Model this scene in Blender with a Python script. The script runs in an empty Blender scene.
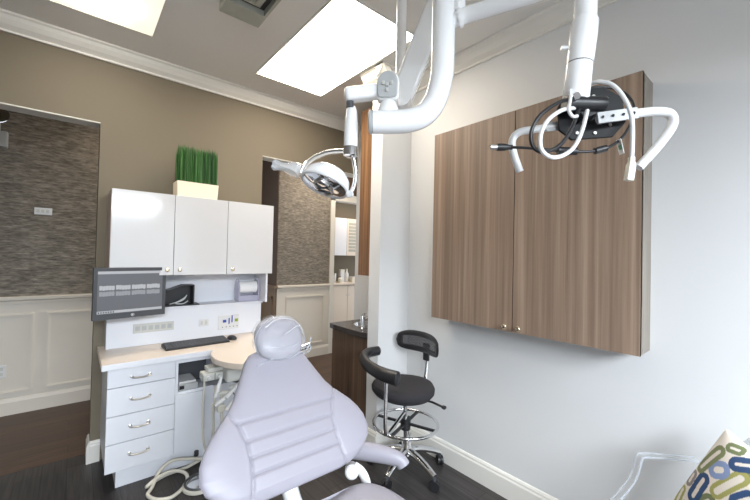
import bpy, bmesh, math, random
from mathutils import Vector, Matrix
random.seed(7)
PI = math.pi
C = bpy.context.scene.collection
SC = bpy.context.scene

# ------------------------------------------------------------------ camera
cam_data = bpy.data.cameras.new('camera')
cam = bpy.data.objects.new('camera', cam_data); C.objects.link(cam)
right = Vector((0.7646907, -0.644007, 0.02243035))
down = Vector((0.02685359, -0.00293082, -0.99963508))
fwd = Vector((0.64383773, 0.76501399, 0.01505273))
M = Matrix(((right.x, -down.x, -fwd.x, 0), (right.y, -down.y, -fwd.y, 0), (right.z, -down.z, -fwd.z, 1.52), (0, 0, 0, 1)))
cam.matrix_world = M
cam_data.sensor_width = 36.0
cam_data.lens = 36.0 * 356.667 / 750.0
cam_data.clip_start = 0.02
SC.camera = cam

# ------------------------------------------------------------------ world and light
world = bpy.data.worlds.new('world'); SC.world = world; world.use_nodes = True
wn = world.node_tree.nodes; wn['Background'].inputs[0].default_value = (0.84, 0.92, 1.0, 1)
wn['Background'].inputs[1].default_value = 2.2
SC.view_settings.view_transform = 'Standard'; SC.view_settings.look = 'None'
SC.view_settings.gamma = 1.0; SC.view_settings.use_curve_mapping = False
SC.view_settings.exposure = 0.14

def area(name, loc, rot, sx, sy, power, col):
    d = bpy.data.lights.new(name, 'AREA'); d.shape = 'RECTANGLE'; d.size = sx; d.size_y = sy
    d.energy = power; d.color = col
    o = bpy.data.objects.new(name, d); C.objects.link(o); o.location = loc; o.rotation_euler = rot
    return o
# daylight through the big window behind the camera, and unseen fill lamps added to brighten hall and laboratory
area('window_daylight', (-0.2, -2.5, 2.9), (PI/2-0.75, 0, 0), 3.8, 1.6, 760, (0.85, 0.925, 1.0))
area('hall_fill_lamp', (0.6, 4.0, 2.93), (0, 0, 0), 0.5, 0.5, 9, (1.0, 0.86, 0.68))
area('hall_fill_lamp', (2.7, 4.0, 2.93), (0, 0, 0), 0.5, 0.5, 22, (1.0, 0.86, 0.70))
area('laboratory_fill_lamp', (4.0, 5.0, 2.6), (0, 0, 0), 0.5, 0.5, 11, (1.0, 0.86, 0.72))

# ------------------------------------------------------------------ materials
def srgb(r, g, b):
    f = lambda c: (c/12.92 if c <= 0.04045 else ((c+0.055)/1.055)**2.4)
    return (f(r/255), f(g/255), f(b/255), 1)
def mat(name, col, rough=0.5, metal=0.0, spec=0.5, noise=0.0, nscale=8.0, bump=0.0, bscale=60.0, coat=0.0, **kw):
    m = bpy.data.materials.new(name); m.use_nodes = True
    nt = m.node_tree; b = nt.nodes['Principled BSDF']
    b.inputs['Base Color'].default_value = col; b.inputs['Roughness'].default_value = rough
    b.inputs['Metallic'].default_value = metal; b.inputs['Specular IOR Level'].default_value = spec
    b.inputs['Coat Weight'].default_value = coat
    for k, v in kw.items(): b.inputs[k.replace('_', ' ')].default_value = v
    tc = nt.nodes.new('ShaderNodeTexCoord')
    if noise:
        n = nt.nodes.new('ShaderNodeTexNoise'); n.inputs['Scale'].default_value = nscale; n.inputs['Detail'].default_value = 4
        nt.links.new(tc.outputs['Object'], n.inputs['Vector'])
        mx = nt.nodes.new('ShaderNodeMix'); mx.data_type = 'RGBA'
        mx.inputs[6].default_value = tuple(c*(1-noise) for c in col[:3])+(1,)
        mx.inputs[7].default_value = tuple(min(1, c*(1+noise)) for c in col[:3])+(1,)
        nt.links.new(n.outputs['Fac'], mx.inputs[0]); nt.links.new(mx.outputs[2], b.inputs['Base Color'])
    if bump:
        n = nt.nodes.new('ShaderNodeTexNoise'); n.inputs['Scale'].default_value = bscale; n.inputs['Detail'].default_value = 3
        nt.links.new(tc.outputs['Object'], n.inputs['Vector'])
        bp = nt.nodes.new('ShaderNodeBump'); bp.inputs['Strength'].default_value = bump; bp.inputs['Distance'].default_value = 0.01
        nt.links.new(n.outputs['Fac'], bp.inputs['Height']); nt.links.new(bp.outputs['Normal'], b.inputs['Normal'])
    return m
def grain(name, stops, scale, rough=0.45, bump=0.05, scale2=None, spec=0.4, coat=0.0):
    """streaky two-octave grain; scale is the stretch of object space per axis"""
    m = bpy.data.materials.new(name); m.use_nodes = True
    nt = m.node_tree; b = nt.nodes['Principled BSDF']; b.inputs['Roughness'].default_value = rough
    b.inputs['Specular IOR Level'].default_value = spec; b.inputs['Coat Weight'].default_value = coat
    tc = nt.nodes.new('ShaderNodeTexCoord'); mp = nt.nodes.new('ShaderNodeMapping'); mp.inputs['Scale'].default_value = scale
    nt.links.new(tc.outputs['Object'], mp.inputs['Vector'])
    n1 = nt.nodes.new('ShaderNodeTexNoise'); n1.inputs['Scale'].default_value = 1; n1.inputs['Detail'].default_value = 5; n1.inputs['Roughness'].default_value = 0.6
    nt.links.new(mp.outputs['Vector'], n1.inputs['Vector'])
    cr = nt.nodes.new('ShaderNodeValToRGB'); nt.links.new(n1.outputs['Fac'], cr.inputs['Fac'])
    el = cr.color_ramp.elements
    el[0].position, el[0].color = stops[0]; el[1].position, el[1].color = stops[-1]
    for p, c in stops[1:-1]:
        e = el.new(p); e.color = c
    out = cr.outputs['Color']
    if scale2:
        mp2 = nt.nodes.new('ShaderNodeMapping'); mp2.inputs['Scale'].default_value = scale2
        nt.links.new(tc.outputs['Object'], mp2.inputs['Vector'])
        n2 = nt.nodes.new('ShaderNodeTexNoise'); n2.inputs['Scale'].default_value = 1; n2.inputs['Detail'].default_value = 2
        nt.links.new(mp2.outputs['Vector'], n2.inputs['Vector'])
        rm = nt.nodes.new('ShaderNodeMapRange'); rm.inputs[1].default_value = 0.3; rm.inputs[2].default_value = 0.7
        rm.inputs[3].default_value = 0.78; rm.inputs[4].default_value = 1.18
        nt.links.new(n2.outputs['Fac'], rm.inputs[0])
        vm = nt.nodes.new('ShaderNodeVectorMath'); vm.operation = 'SCALE'
        nt.links.new(out, vm.inputs[0]); nt.links.new(rm.outputs[0], vm.inputs['Scale']); out = vm.outputs[0]
    nt.links.new(out, b.inputs['Base Color'])
    if bump:
        bp = nt.nodes.new('ShaderNodeBump'); bp.inputs['Strength'].default_value = bump; bp.inputs['Distance'].default_value = 0.01
        nt.links.new(n1.outputs['Fac'], bp.inputs['Height']); nt.links.new(bp.outputs['Normal'], b.inputs['Normal'])
    return m
def planks(name, c1, c2, cm, width, length, rough, along_y=True):
    m = bpy.data.materials.new(name); m.use_nodes = True
    nt = m.node_tree; b = nt.nodes['Principled BSDF']; b.inputs['Roughness'].default_value = rough
    b.inputs['Specular IOR Level'].default_value = 0.35
    tc = nt.nodes.new('ShaderNodeTexCoord'); mp = nt.nodes.new('ShaderNodeMapping')
    mp.inputs['Rotation'].default_value = (0, 0, PI/2 if along_y else 0)
    nt.links.new(tc.outputs['Object'], mp.inputs['Vector'])
    br = nt.nodes.new('ShaderNodeTexBrick'); br.inputs['Scale'].default_value = 1
    br.inputs['Brick Width'].default_value = length; br.inputs['Row Height'].default_value = width
    br.inputs['Mortar Size'].default_value = 0.0016; br.inputs['Color1'].default_value = c1; br.inputs['Color2'].default_value = c2
    br.inputs['Mortar'].default_value = cm
    nt.links.new(mp.outputs['Vector'], br.inputs['Vector'])
    mp2 = nt.nodes.new('ShaderNodeMapping'); mp2.inputs['Scale'].default_value = (70, 3, 1) if along_y else (3, 70, 1)
    nt.links.new(tc.outputs['Object'], mp2.inputs['Vector'])
    n = nt.nodes.new('ShaderNodeTexNoise'); n.inputs['Scale'].default_value = 1; n.inputs['Detail'].default_value = 4
    nt.links.new(mp2.outputs['Vector'], n.inputs['Vector'])
    rm = nt.nodes.new('ShaderNodeMapRange'); rm.inputs[1].default_value = 0.3; rm.inputs[2].default_value = 0.7
    rm.inputs[3].default_value = 0.6; rm.inputs[4].default_value = 1.45
    nt.links.new(n.outputs['Fac'], rm.inputs[0])
    vm = nt.nodes.new('ShaderNodeVectorMath'); vm.operation = 'SCALE'
    nt.links.new(br.outputs['Color'], vm.inputs[0]); nt.links.new(rm.outputs[0], vm.inputs['Scale'])
    nt.links.new(vm.outputs[0], b.inputs['Base Color'])
    bp = nt.nodes.new('ShaderNodeBump'); bp.inputs['Strength'].default_value = 0.06; bp.inputs['Distance'].default_value = 0.01
    nt.links.new(n.outputs['Fac'], bp.inputs['Height']); nt.links.new(bp.outputs['Normal'], b.inputs['Normal'])
    return m
def emit(name, col, strength):
    m = bpy.data.materials.new(name); m.use_nodes = True; b = m.node_tree.nodes['Principled BSDF']
    b.inputs['Base Color'].default_value = (0.8, 0.8, 0.8, 1); b.inputs['Emission Color'].default_value = col
    b.inputs['Emission Strength'].default_value = strength
    return m
def clear(name, col, rough, alpha, spec=0.6):
    m = mat(name, col, rough, spec=spec); b = m.node_tree.nodes['Principled BSDF']
    b.inputs['Alpha'].default_value = alpha
    return m

M_ceil = mat('ceiling_paint', srgb(228, 225, 220), 0.9, bump=0.04, bscale=200)
M_taupe = mat('taupe_paint', srgb(117, 108, 92), 0.75, bump=0.03, bscale=180)
M_pale = mat('pale_grey_paint', srgb(214, 214, 214), 0.75, bump=0.03, bscale=180)
M_trim = mat('trim_paint', srgb(226, 223, 216), 0.45)
M_wpaint = mat('wainscot_paint', srgb(214, 207, 196), 0.5)
M_floor = planks('dark_oak_planks', srgb(64, 60, 59), srgb(50, 47, 47), srgb(24, 22, 22), 0.13, 1.3, 0.42)
M_hallfloor = planks('brown_oak_planks', srgb(78, 58, 44), srgb(66, 49, 38), srgb(36, 26, 20), 0.13, 1.3, 0.4, False)
M_paper = grain('grasscloth', [(0.32, srgb(98, 92, 84)), (0.5, srgb(130, 123, 113)), (0.70, srgb(160, 153, 143))], (17, 17, 80), 0.85, 0.4, (6, 6, 26))
M_wood = grain('greyed_walnut', [(0.25, srgb(112, 94, 80)), (0.5, srgb(134, 114, 98)), (0.75, srgb(156, 136, 119))], (55, 42, 0.7), 0.42, 0.02, (12, 11, 0.25))
M_woodedge = grain('walnut_edge', [(0.3, srgb(120, 110, 100)), (0.7, srgb(150, 142, 132))], (60, 60, 1.5), 0.5, 0.02)
M_wood2 = grain('brown_walnut', [(0.28, srgb(96, 68, 45)), (0.5, srgb(132, 96, 66)), (0.72, srgb(164, 126, 92))], (60, 60, 1.2), 0.45, 0.03, (14, 14, 0.4))
M_wood3 = grain('dark_walnut', [(0.28, srgb(62, 46, 34)), (0.5, srgb(86, 66, 50)), (0.72, srgb(108, 86, 68))], (60, 60, 1.2), 0.45, 0.03, (14, 14, 0.4))
M_darkwall = mat('dark_brown_and_shaded_wall', srgb(88, 66, 48), 0.6, noise=0.15, nscale=5)  # dark brown wall, also the painted shade of the hall corner
M_gloss = mat('white_gloss_lacquer', srgb(210, 210, 212), 0.12, spec=0.5, coat=0.3)
M_lam = mat('white_laminate', srgb(226, 228, 234), 0.4)
M_edge = mat('edge_band', srgb(196, 176, 166), 0.5)
M_top = mat('cream_worktop', srgb(226, 212, 198), 0.35, noise=0.02, nscale=60)
M_gap = mat('shadow_gap', srgb(70, 70, 74), 0.8)
M_chrome = mat('chrome', (0.82, 0.82, 0.83, 1), 0.12, 1.0)
M_nickel = mat('brushed_nickel', (0.62, 0.6, 0.57, 1), 0.3, 1.0)
M_brass = mat('warm_nickel', (0.75, 0.66, 0.5, 1), 0.25, 1.0)
M_black = mat('black_plastic', srgb(30, 30, 32), 0.4)
M_dgrey = mat('dark_grey_plastic', srgb(68, 70, 74), 0.45)
M_keys = mat('key_plastic', srgb(78, 80, 84), 0.5)
M_white = mat('white_plastic', srgb(218, 218, 218), 0.32)
M_enamel = mat('white_enamel', srgb(242, 242, 242), 0.2, coat=0.3)
M_cream = mat('cream_plastic', srgb(218, 214, 200), 0.4)
M_tan = mat('tan_grey_plastic', srgb(200, 200, 194), 0.45)
M_hose = mat('beige_hose', srgb(205, 200, 188), 0.45)
M_vinyl = mat('lavender_vinyl', srgb(146, 143, 152), 0.42, spec=0.45, bump=0.05, bscale=260)
M_seam = mat('vinyl_piping', srgb(176, 176, 198), 0.5)
M_leather = mat('black_vinyl', srgb(34, 33, 35), 0.38, bump=0.05, bscale=240)
M_fabric = mat('black_fabric', srgb(40, 38, 42), 0.85, bump=0.4, bscale=500)
M_meshm = clear('black_mesh', srgb(70, 68, 72), 0.6, 0.62)
M_film = clear('clear_film', (0.95, 0.97, 1.0, 1), 0.12, 0.10, 0.8)
M_acryl = clear('clear_acrylic', (0.72, 0.76, 0.82, 1), 0.05, 0.16, 0.5)
M_acrylic_edge = clear('acrylic_edge', (0.62, 0.66, 0.72, 1), 0.15, 0.36, 0.5)
M_sleeve = clear('clear_sleeve', (0.9, 0.92, 0.95, 1), 0.1, 0.34, 1.0)
M_stone = mat('dark_stone', srgb(52, 46, 44), 0.25, noise=0.2, nscale=120)
M_soil = mat('soil', srgb(60, 46, 34), 0.95)
M_grass = [mat('grass_blade', srgb(58, 104, 50), 0.6), mat('grass_blade', srgb(78, 128, 62), 0.6), mat('grass_blade', srgb(44, 82, 40), 0.6)]
M_pot = mat('cream_ceramic', srgb(238, 222, 200), 0.35)
M_lilac = clear('lilac_acrylic', srgb(222, 218, 238), 0.2, 0.5)
M_paper_white = mat('paper_white', srgb(238, 238, 238), 0.7)
M_panel = emit('light_diffuser', (1.0, 0.90, 0.76, 1), 13.5)
M_paneldim = emit('light_diffuser_dim', (1.0, 0.95, 0.74, 1), 0.72)
M_dome = emit('lamp_cover_glow', (1.0, 0.93, 0.82, 1), 26)
M_screen = emit('screen', srgb(104, 107, 114), 0.8)
M_screen_lt = emit('screen_bright', srgb(196, 199, 205), 0.75)
M_screen_md = emit('screen_mid', srgb(165, 168, 175), 0.7)
for m_ in (M_screen, M_screen_lt, M_screen_md): m_.node_tree.nodes['Principled BSDF'].inputs['Base Color'].default_value = (0.02, 0.02, 0.02, 1)
M_screen.node_tree.nodes['Principled BSDF'].inputs['Roughness'].default_value = 0.3
M_reflector = mat('reflector', (0.85, 0.86, 0.88, 1), 0.06, 1.0)
M_blue = mat('blue_socket', srgb(40, 70, 160), 0.4)
M_green = mat('green_socket', srgb(140, 160, 50), 0.4)
M_plategrey = mat('grey_plate', srgb(178, 180, 180), 0.45)
M_glass = clear('window_glass', (0.9, 0.95, 1, 1), 0.02, 0.08, 0.8)
M_ventdark = mat('vent_dark', srgb(64, 60, 58), 0.6)
M_ventolive = mat('vent_metal', srgb(170, 170, 158), 0.5)
M_labcab = mat('cream_cabinet', srgb(226, 212, 196), 0.4)
M_labglass = mat('reeded_glass', srgb(176, 176, 164), 0.25)

# ------------------------------------------------------------------ mesh helpers
def BM(): return bmesh.new()
def box(bm, x0, x1, y0, y1, z0, z1):
    vs = [bm.verts.new((x, y, z)) for x in (x0, x1) for y in (y0, y1) for z in (z0, z1)]
    for f in ((0, 1, 3, 2), (4, 6, 7, 5), (0, 4, 5, 1), (2, 3, 7, 6), (0, 2, 6, 4), (1, 5, 7, 3)):
        bm.faces.new([vs[i] for i in f])
    return bm
def bx(*a): return box(BM(), *a)
def prism(bm, pts, a0, a1, axis):
    """extrude a closed 2-D outline along an axis; pts are the other two coordinates in x,y,z order"""
    def mk(p, a):
        l = list(p); l.insert(axis, a); return bm.verts.new(l)
    A = [mk(p, a0) for p in pts]; B = [mk(p, a1) for p in pts]; n = len(pts)
    bm.faces.new(A); bm.faces.new(B[::-1])
    for i in range(n): bm.faces.new((A[i], B[i], B[(i+1) % n], A[(i+1) % n]))
    return bm
def smoothpts(pts, n=6):
    P = [Vector(p) for p in pts]; out = []
    for i in range(len(P)-1):
        p0 = P[max(i-1, 0)]; p1 = P[i]; p2 = P[i+1]; p3 = P[min(i+2, len(P)-1)]
        for k in range(n):
            t = k/n
            out.append(0.5*((2*p1)+(-p0+p2)*t+(2*p0-5*p1+4*p2-p3)*t*t+(-p0+3*p1-3*p2+p3)*t**3))
    out.append(P[-1]); return out
def tube(bm, pts, r, seg=12, sub=6, closed=False, flat=1.0, up=None):
    if closed:
        P = [Vector(p) for p in pts]
    else:
        P = smoothpts(pts, sub) if sub > 1 else [Vector(p) for p in pts]
    n = len(P); rr = r if callable(r) else (lambda t: r)
    prev = None; rings = []
    for i, p in enumerate(P):
        if closed: d = (P[(i+1) % n]-P[i-1]).normalized()
        else: d = (P[min(i+1, n-1)]-P[max(i-1, 0)]).normalized()
        if prev is None:
            a = Vector(up) if up else (Vector((0, 0, 1)) if abs(d.z) < 0.9 else Vector((1, 0, 0)))
        else: a = prev
        s = (a-d*a.dot(d)).normalized(); prev = s; t = d.cross(s)
        R = rr(i/(n-1))
        rings.append([bm.verts.new(p+s*math.cos(2*PI*k/seg)*R+t*math.sin(2*PI*k/seg)*R*flat) for k in range(seg)])
    m = n if closed else n-1
    for i in range(m):
        A = rings[i]; B = rings[(i+1) % n]
        for k in range(seg): bm.faces.new((A[k], A[(k+1) % seg], B[(k+1) % seg], B[k]))
    if not closed:
        bm.faces.new(rings[0][::-1]); bm.faces.new(rings[-1])
    return bm
def cyl(bm, p0, p1, r0, r1=None, seg=20):
    r1 = r0 if r1 is None else r1
    return tube(bm, [p0, p1], lambda t: r0+(r1-r0)*t, seg, 1)
def lathe(bm, prof, center, axis=(0, 0, 1), seg=28):
    """prof: (radius, height along axis)"""
    ax = Vector(axis).normalized(); c = Vector(center)
    s = (Vector((1, 0, 0)) if abs(ax.x) < 0.9 else Vector((0, 1, 0))); s = (s-ax*s.dot(ax)).normalized(); t = ax.cross(s)
    rings = []
    for r, h in prof:
        r = max(r, 1e-4)
        rings.append([bm.verts.new(c+ax*h+(s*math.cos(2*PI*k/seg)+t*math.sin(2*PI*k/seg))*r) for k in range(seg)])
    for A, B in zip(rings, rings[1:]):
        for k in range(seg): bm.faces.new((A[k], A[(k+1) % seg], B[(k+1) % seg], B[k]))
    bm.faces.new(rings[0][::-1]); bm.faces.new(rings[-1])
    return bm
def rbar(bm, p0, p1, w, h, up=(0, 0, 1)):
    """rectangular bar between two points"""
    p0 = Vector(p0); p1 = Vector(p1); d = (p1-p0).normalized(); u = Vector(up); u = (u-d*u.dot(d)).normalized(); s = d.cross(u)
    A = [bm.verts.new(p0+s*a*w/2+u*b*h/2) for a, b in ((-1, -1), (1, -1), (1, 1), (-1, 1))]
    B = [bm.verts.new(p1+s*a*w/2+u*b*h/2) for a, b in ((-1, -1), (1, -1), (1, 1), (-1, 1))]
    bm.faces.new(A); bm.faces.new(B[::-1])
    for i in range(4): bm.faces.new((A[i], B[i], B[(i+1) % 4], A[(i+1) % 4]))
    return bm
def origin(o):
    v = Vector((0, 0, 0))
    while o is not None: v = v+Vector(o.location); o = o.parent
    return v
def obj(name, bm, m, parent=None, bevel=0.0, smooth=False, label=None, local=False, subsurf=0, seg=2):
    bmesh.ops.recalc_face_normals(bm, faces=bm.faces)
    me = bpy.data.meshes.new(name)
    if parent is not None and not local: bmesh.ops.translate(bm, vec=-origin(parent), verts=bm.verts)
    bm.to_mesh(me); bm.free()
    for mm in (m if isinstance(m, (list, tuple)) else [m]): me.materials.append(mm)
    o = bpy.data.objects.new(name, me); C.objects.link(o)
    if parent is not None: o.parent = parent
    if label: o['label'] = label
    if bevel:
        b = o.modifiers.new('bevel', 'BEVEL'); b.width = bevel; b.segments = seg; b.limit_method = 'ANGLE'; b.angle_limit = 0.6
    if subsurf:
        s = o.modifiers.new('subsurf', 'SUBSURF'); s.levels = subsurf; s.render_levels = subsurf
    if smooth or bevel or subsurf:
        for p in me.polygons: p.use_smooth = True
        if not subsurf:
            bm2 = bmesh.new(); bm2.from_mesh(me)
            for e in bm2.edges:
                if len(e.link_faces) == 2 and e.calc_face_angle(0) > 0.7: e.smooth = False
            bm2.to_mesh(me); bm2.free()
    return o
def thing(name, label, cat, loc=(0, 0, 0), rotz=0, group=None):
    o = bpy.data.objects.new(name, None); C.objects.link(o); o.empty_display_size = 0.05
    o.location = loc; o.rotation_euler = (0, 0, rotz); o['label'] = label; o['category'] = cat
    if group: o['group'] = group
    return o
def tag(o, label, cat, group=None):
    o['label'] = label; o['category'] = cat
    if group: o['group'] = group
    return o
def struct(name, bm, m, parent=None, **k):
    o = obj(name, bm, m, parent, **k)
    if parent is None: o['kind'] = 'structure'
    return o
def dup(root, loc, label, group=None, rotz=None):
    r = root.copy(); C.objects.link(r); r.location = loc; r['label'] = label
    if rotz is not None: r.rotation_euler = (0, 0, rotz)
    if group: r['group'] = group
    for ch in list(root.children):
        c = ch.copy(); C.objects.link(c); c.parent = r
        for g in list(ch.children):
            d = g.copy(); C.objects.link(d); d.parent = c
    return r

# ================================================================== SETTING
ZC = 2.985          # ceiling
XR = 2.146          # right wall
YB = 3.245          # back wall, room side
YBB = 3.385
struct('floor', bx(-2.9, 5.2, -1.5, YBB+0.02, -0.08, 0), M_floor)
struct('floor_hall', bx(-2.9, 5.2, YBB+0.02, 7.2, -0.08, 0.001), M_hallfloor)
struct('ceiling', bx(-3.0, 5.3, -1.6, 7.2, ZC, ZC+0.1), M_ceil)
# back wall with its two openings
bm = BM()
box(bm, -2.9, -1.5, YB, YBB, 0, ZC)
box(bm, -1.5, 0.118, YB, YBB, 2.435, ZC)
box(bm, 0.118, 1.327, YB, YBB, 0, ZC)
box(bm, 1.327, 2.9, YB, YBB, 2.435, ZC)
box(bm, 2.9, 5.2, YB, YBB, 0, ZC)
struct('wall_back', bm, M_taupe)
bm = BM(); box(bm, -1.5, 0.118, YB+0.002, YBB, 2.427, 2.435); struct('trim_1', bm, M_trim)
bm = BM(); box(bm, 1.327, 2.9, YB+0.002, YBB, 2.427, 2.435); struct('trim_2', bm, M_trim)
# right wall, stub wall and alcove wall
bm = BM(); box(bm, XR, XR+0.12, -1.5, 2.235, 0, ZC); struct('wall_right', bm, M_pale)
bm = BM(); box(bm, 1.823, XR, 2.105, 2.235, 0, ZC); struct('wall_stub', bm, M_pale)
struct('wall_alcove', bx(2.44, 2.54, 2.235, YB, 0, ZC), M_pale)
struct('wall_left', bx(-3.0, -2.9, -1.5, 7.2, 0, ZC), M_taupe)
# rear wall with the window that lets the daylight in
bm = BM()
box(bm, -2.9, -2.1, -1.5, -1.4, 0, ZC); box(bm, -2.1, 1.65, -1.5, -1.4, 0, 0.45)
box(bm, -2.1, 1.65, -1.5, -1.4, 2.45, ZC); box(bm, 1.65, 2.266, -1.5, -1.4, 0, ZC)
struct('wall_rear', bm, M_pale)
w = struct('window_1', bx(-2.08, 1.63, -1.47, -1.465, 0.47, 2.43), M_glass)
bm = BM()
for x in (-2.1, -0.25, 1.6): box(bm, x, x+0.05, -1.49, -1.42, 0.45, 2.45)
for z in (0.45, 2.4): box(bm, -2.1, 1.65, -1.49, -1.42, z, z+0.05)
obj('window_frame', bm, M_trim, w)

# crown moulding: outline as (distance from wall, height below ceiling)
CR = [(0, 0), (0.088, 0), (0.088, 0.012), (0.076, 0.02), (0.066, 0.04), (0.045, 0.066), (0.022, 0.082), (0.014, 0.088), (0.014, 0.102), (0, 0.102)]
def crown_x(bm, x0, x1, y, s=-1):
    return prism(bm, [(y+s*d, ZC-h) for d, h in CR], x0, x1, 0)
def crown_y(bm, y0, y1, x, s=-1):
    return prism(bm, [(x+s*d, ZC-h) for d, h in CR], y0, y1, 1)
struct('trim_3', crown_x(BM(), -2.9, 2.44, YB), M_trim)
struct('trim_4', crown_y(BM(), -1.4, 2.105, XR), M_trim)
bm = BM(); crown_x(bm, 1.735, XR, 2.105); crown_y(bm, 2.02, 2.30, 1.823); struct('trim_5', bm, M_trim)
struct('trim_6', crown_y(BM(), -1.4, YB, -2.9, 1), M_trim)
# baseboards
BB = [(0, 0), (0.018, 0), (0.018, 0.118), (0.013, 0.128), (0.013, 0.138), (0.006, 0.15), (0, 0.152)]
struct('baseboard_right', prism(BM(), [(XR-d, h) for d, h in BB], -1.4, 2.105, 1), M_trim)
bm = BM(); prism(bm, [(2.105-d, h) for d, h in BB], 1.8235, XR, 0); prism(bm, [(1.823-d, h) for d, h in BB], 2.087, 2.234, 1)
struct('baseboard_stub', bm, M_trim)
bm = BM(); prism(bm, [(YB-d, h) for d, h in BB], 0.1185, 0.176, 0); prism(bm, [(0.118-d, h) for d, h in BB], YB-0.018, YBB-0.001, 1)
struct('baseboard_back', bm, M_trim)

# ---- hall behind the left opening
YH = 4.62
struct('wall_hall', bx(-2.9, 1.0, YH, YH+0.1, 0, ZC), M_paper)
def wain(name, x0, x1, y, frames, m):
    bm = BM()
    box(bm, x0, x1, y-0.012, y, 0, 1.03)
    prism(bm, [(y-0.012-d, z) for d, z in ((0, 1.0), (0.01, 1.0), (0.014, 1.03), (0.03, 1.04), (0.032, 1.062), (0.022, 1.07), (-0.012, 1.07), (-0.012, 1.0))], x0, x1, 0)
    prism(bm, [(y-0.012-d, z) for d, z in ((0, 0), (0.016, 0), (0.016, 0.115), (0.008, 0.14), (0, 0.15))], x0, x1, 0)
    for a, b in frames:
        z0, z1 = 0.19, 0.915
        for w_, d_ in ((0.03, 0.009), (0.014, 0.016)):
            o_ = (0.03-w_)/2
            box(bm, a+o_, b-o_, y-0.012-d_, y-0.012, z1-w_-o_, z1-o_)
            box(bm, a+o_, b-o_, y-0.012-d_, y-0.012, z0+o_, z0+w_+o_)
            box(bm, a+o_, a+w_+o_, y-0.012-d_, y-0.012, z0+o_+w_, z1-o_-w_)
            box(bm, b-w_-o_, b-o_, y-0.012-d_, y-0.012, z0+o_+w_, z1-o_-w_)
    return struct(name, bm, m)
wain('trim_7', -2.9, 1.0, YH, [(-2.4, -1.75), (-1.66, -0.98), (-0.9, -0.27), (-0.19, 0.44), (0.5, 0.95)], M_wpaint)
# wall facing the right opening
struct('wall_hall_right', bx(2.15, 3.0, 4.65, 6.2, 0, ZC), M_paper)
struct('wall_hall_corner', bx(2.139, 2.15, 4.655, 6.2, 0, ZC), M_darkwall)  # thin dark sheet: shade of this side wall put into its colour
wain('trim_8', 2.15, 3.0, 4.65, [(2.28, 2.92)], M_wpaint)
bm = BM()   # wainscot round the corner, its shade put into the brown colour
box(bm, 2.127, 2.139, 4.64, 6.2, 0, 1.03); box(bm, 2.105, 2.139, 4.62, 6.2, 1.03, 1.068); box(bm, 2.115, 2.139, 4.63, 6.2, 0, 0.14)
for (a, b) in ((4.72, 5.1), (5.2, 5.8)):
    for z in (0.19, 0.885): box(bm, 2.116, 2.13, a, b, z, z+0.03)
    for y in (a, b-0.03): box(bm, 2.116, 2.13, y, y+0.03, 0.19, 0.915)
struct('trim_9', bm, mat('shaded_wainscot_paint', srgb(132, 108, 84), 0.5))
# cased opening to the laboratory
bm = BM(); box(bm, 3.0, 3.075, 4.63, 4.77, 0, 2.42); box(bm, 3.0, 4.6, 4.63, 4.77, 2.36, 2.47)
struct('trim_10', bm, M_trim)
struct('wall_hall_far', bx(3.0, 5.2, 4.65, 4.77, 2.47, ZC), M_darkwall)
struct('wall_laboratory', bx(3.0, 5.2, 5.75, 5.85, 0, ZC), M_taupe)
struct('wall_hall_end', bx(1.0, 2.15, 6.2, 6.3, 0, ZC), M_taupe)

# ================================================================== CEILING LIGHTS, VENT
def troffer(x0, y0, label, dome):
    t = thing('ceiling_light', label, 'ceiling light', (x0+0.3, y0+0.6, ZC), group='troffer lights in the ceiling')
    bm = BM(); x1, y1 = x0+0.605, y0+1.2; z0 = ZC-0.006
    for a in ((x0-0.012, x1+0.012, y0-0.012, y0), (x0-0.012, x1+0.012, y1, y1+0.012), (x0-0.012, x0, y0, y1), (x1, x1+0.012, y0, y1)):
        box(bm, a[0], a[1], a[2], a[3], z0, ZC)
    obj('frame', bm, M_trim, t)
    obj('diffuser', bx(x0, x1, y0, y1, ZC-0.004, ZC-0.001), M_paneldim if dome else M_panel, t)
    if dome:
        obj('lamp_cover', lathe(BM(), [(0.19, 0), (0.185, -0.012), (0.15, -0.022), (0.08, -0.028), (0.0, -0.03)], (x0+0.30, y0+0.965, ZC-0.004)), M_dome, t, smooth=True)
    return t
troffer(1.095, 1.645, 'bright rectangular ceiling panel in the middle, seen nearly whole above the cabinet', False)
troffer(-0.24, 1.645, 'bright ceiling panel with a round lamp cover, cut off at the upper left', True)
t = thing('ceiling_vent', 'grey metal box vent with open grille hanging under the ceiling', 'vent', (0.73, 1.8, ZC))
vx0, vx1, vy0, vy1, vz = 0.61, 0.845, 1.30, 2.19, 2.93
bm = BM()
box(bm, vx0, vx1, vy1-0.13, vy1, vz, ZC); box(bm, vx0, vx1, vy0, vy0+0.1, vz, ZC)
box(bm, vx0, vx0+0.02, vy0+0.1, vy1-0.13, vz, ZC); box(bm, vx1-0.02, vx1, vy0+0.1, vy1-0.13, vz, ZC)
obj('housing', bm, M_ventolive, t, bevel=0.002)
obj('backing', bx(vx0+0.02, vx1-0.02, vy0+0.1, vy1-0.13, ZC-0.02, ZC-0.005), M_ventdark, t)
obj('grille_panel', bx(vx0+0.03, vx1-0.055, vy0+0.1, vy1-0.16, vz+0.018, vz+0.024), M_ventolive, t, bevel=0.003)
for k in range(3): obj('slat', bx(vx0+0.05+k*0.045, vx0+0.056+k*0.045, vy0+0.12, vy1-0.18, vz+0.012, vz+0.018), M_ventolive, t)

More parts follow.
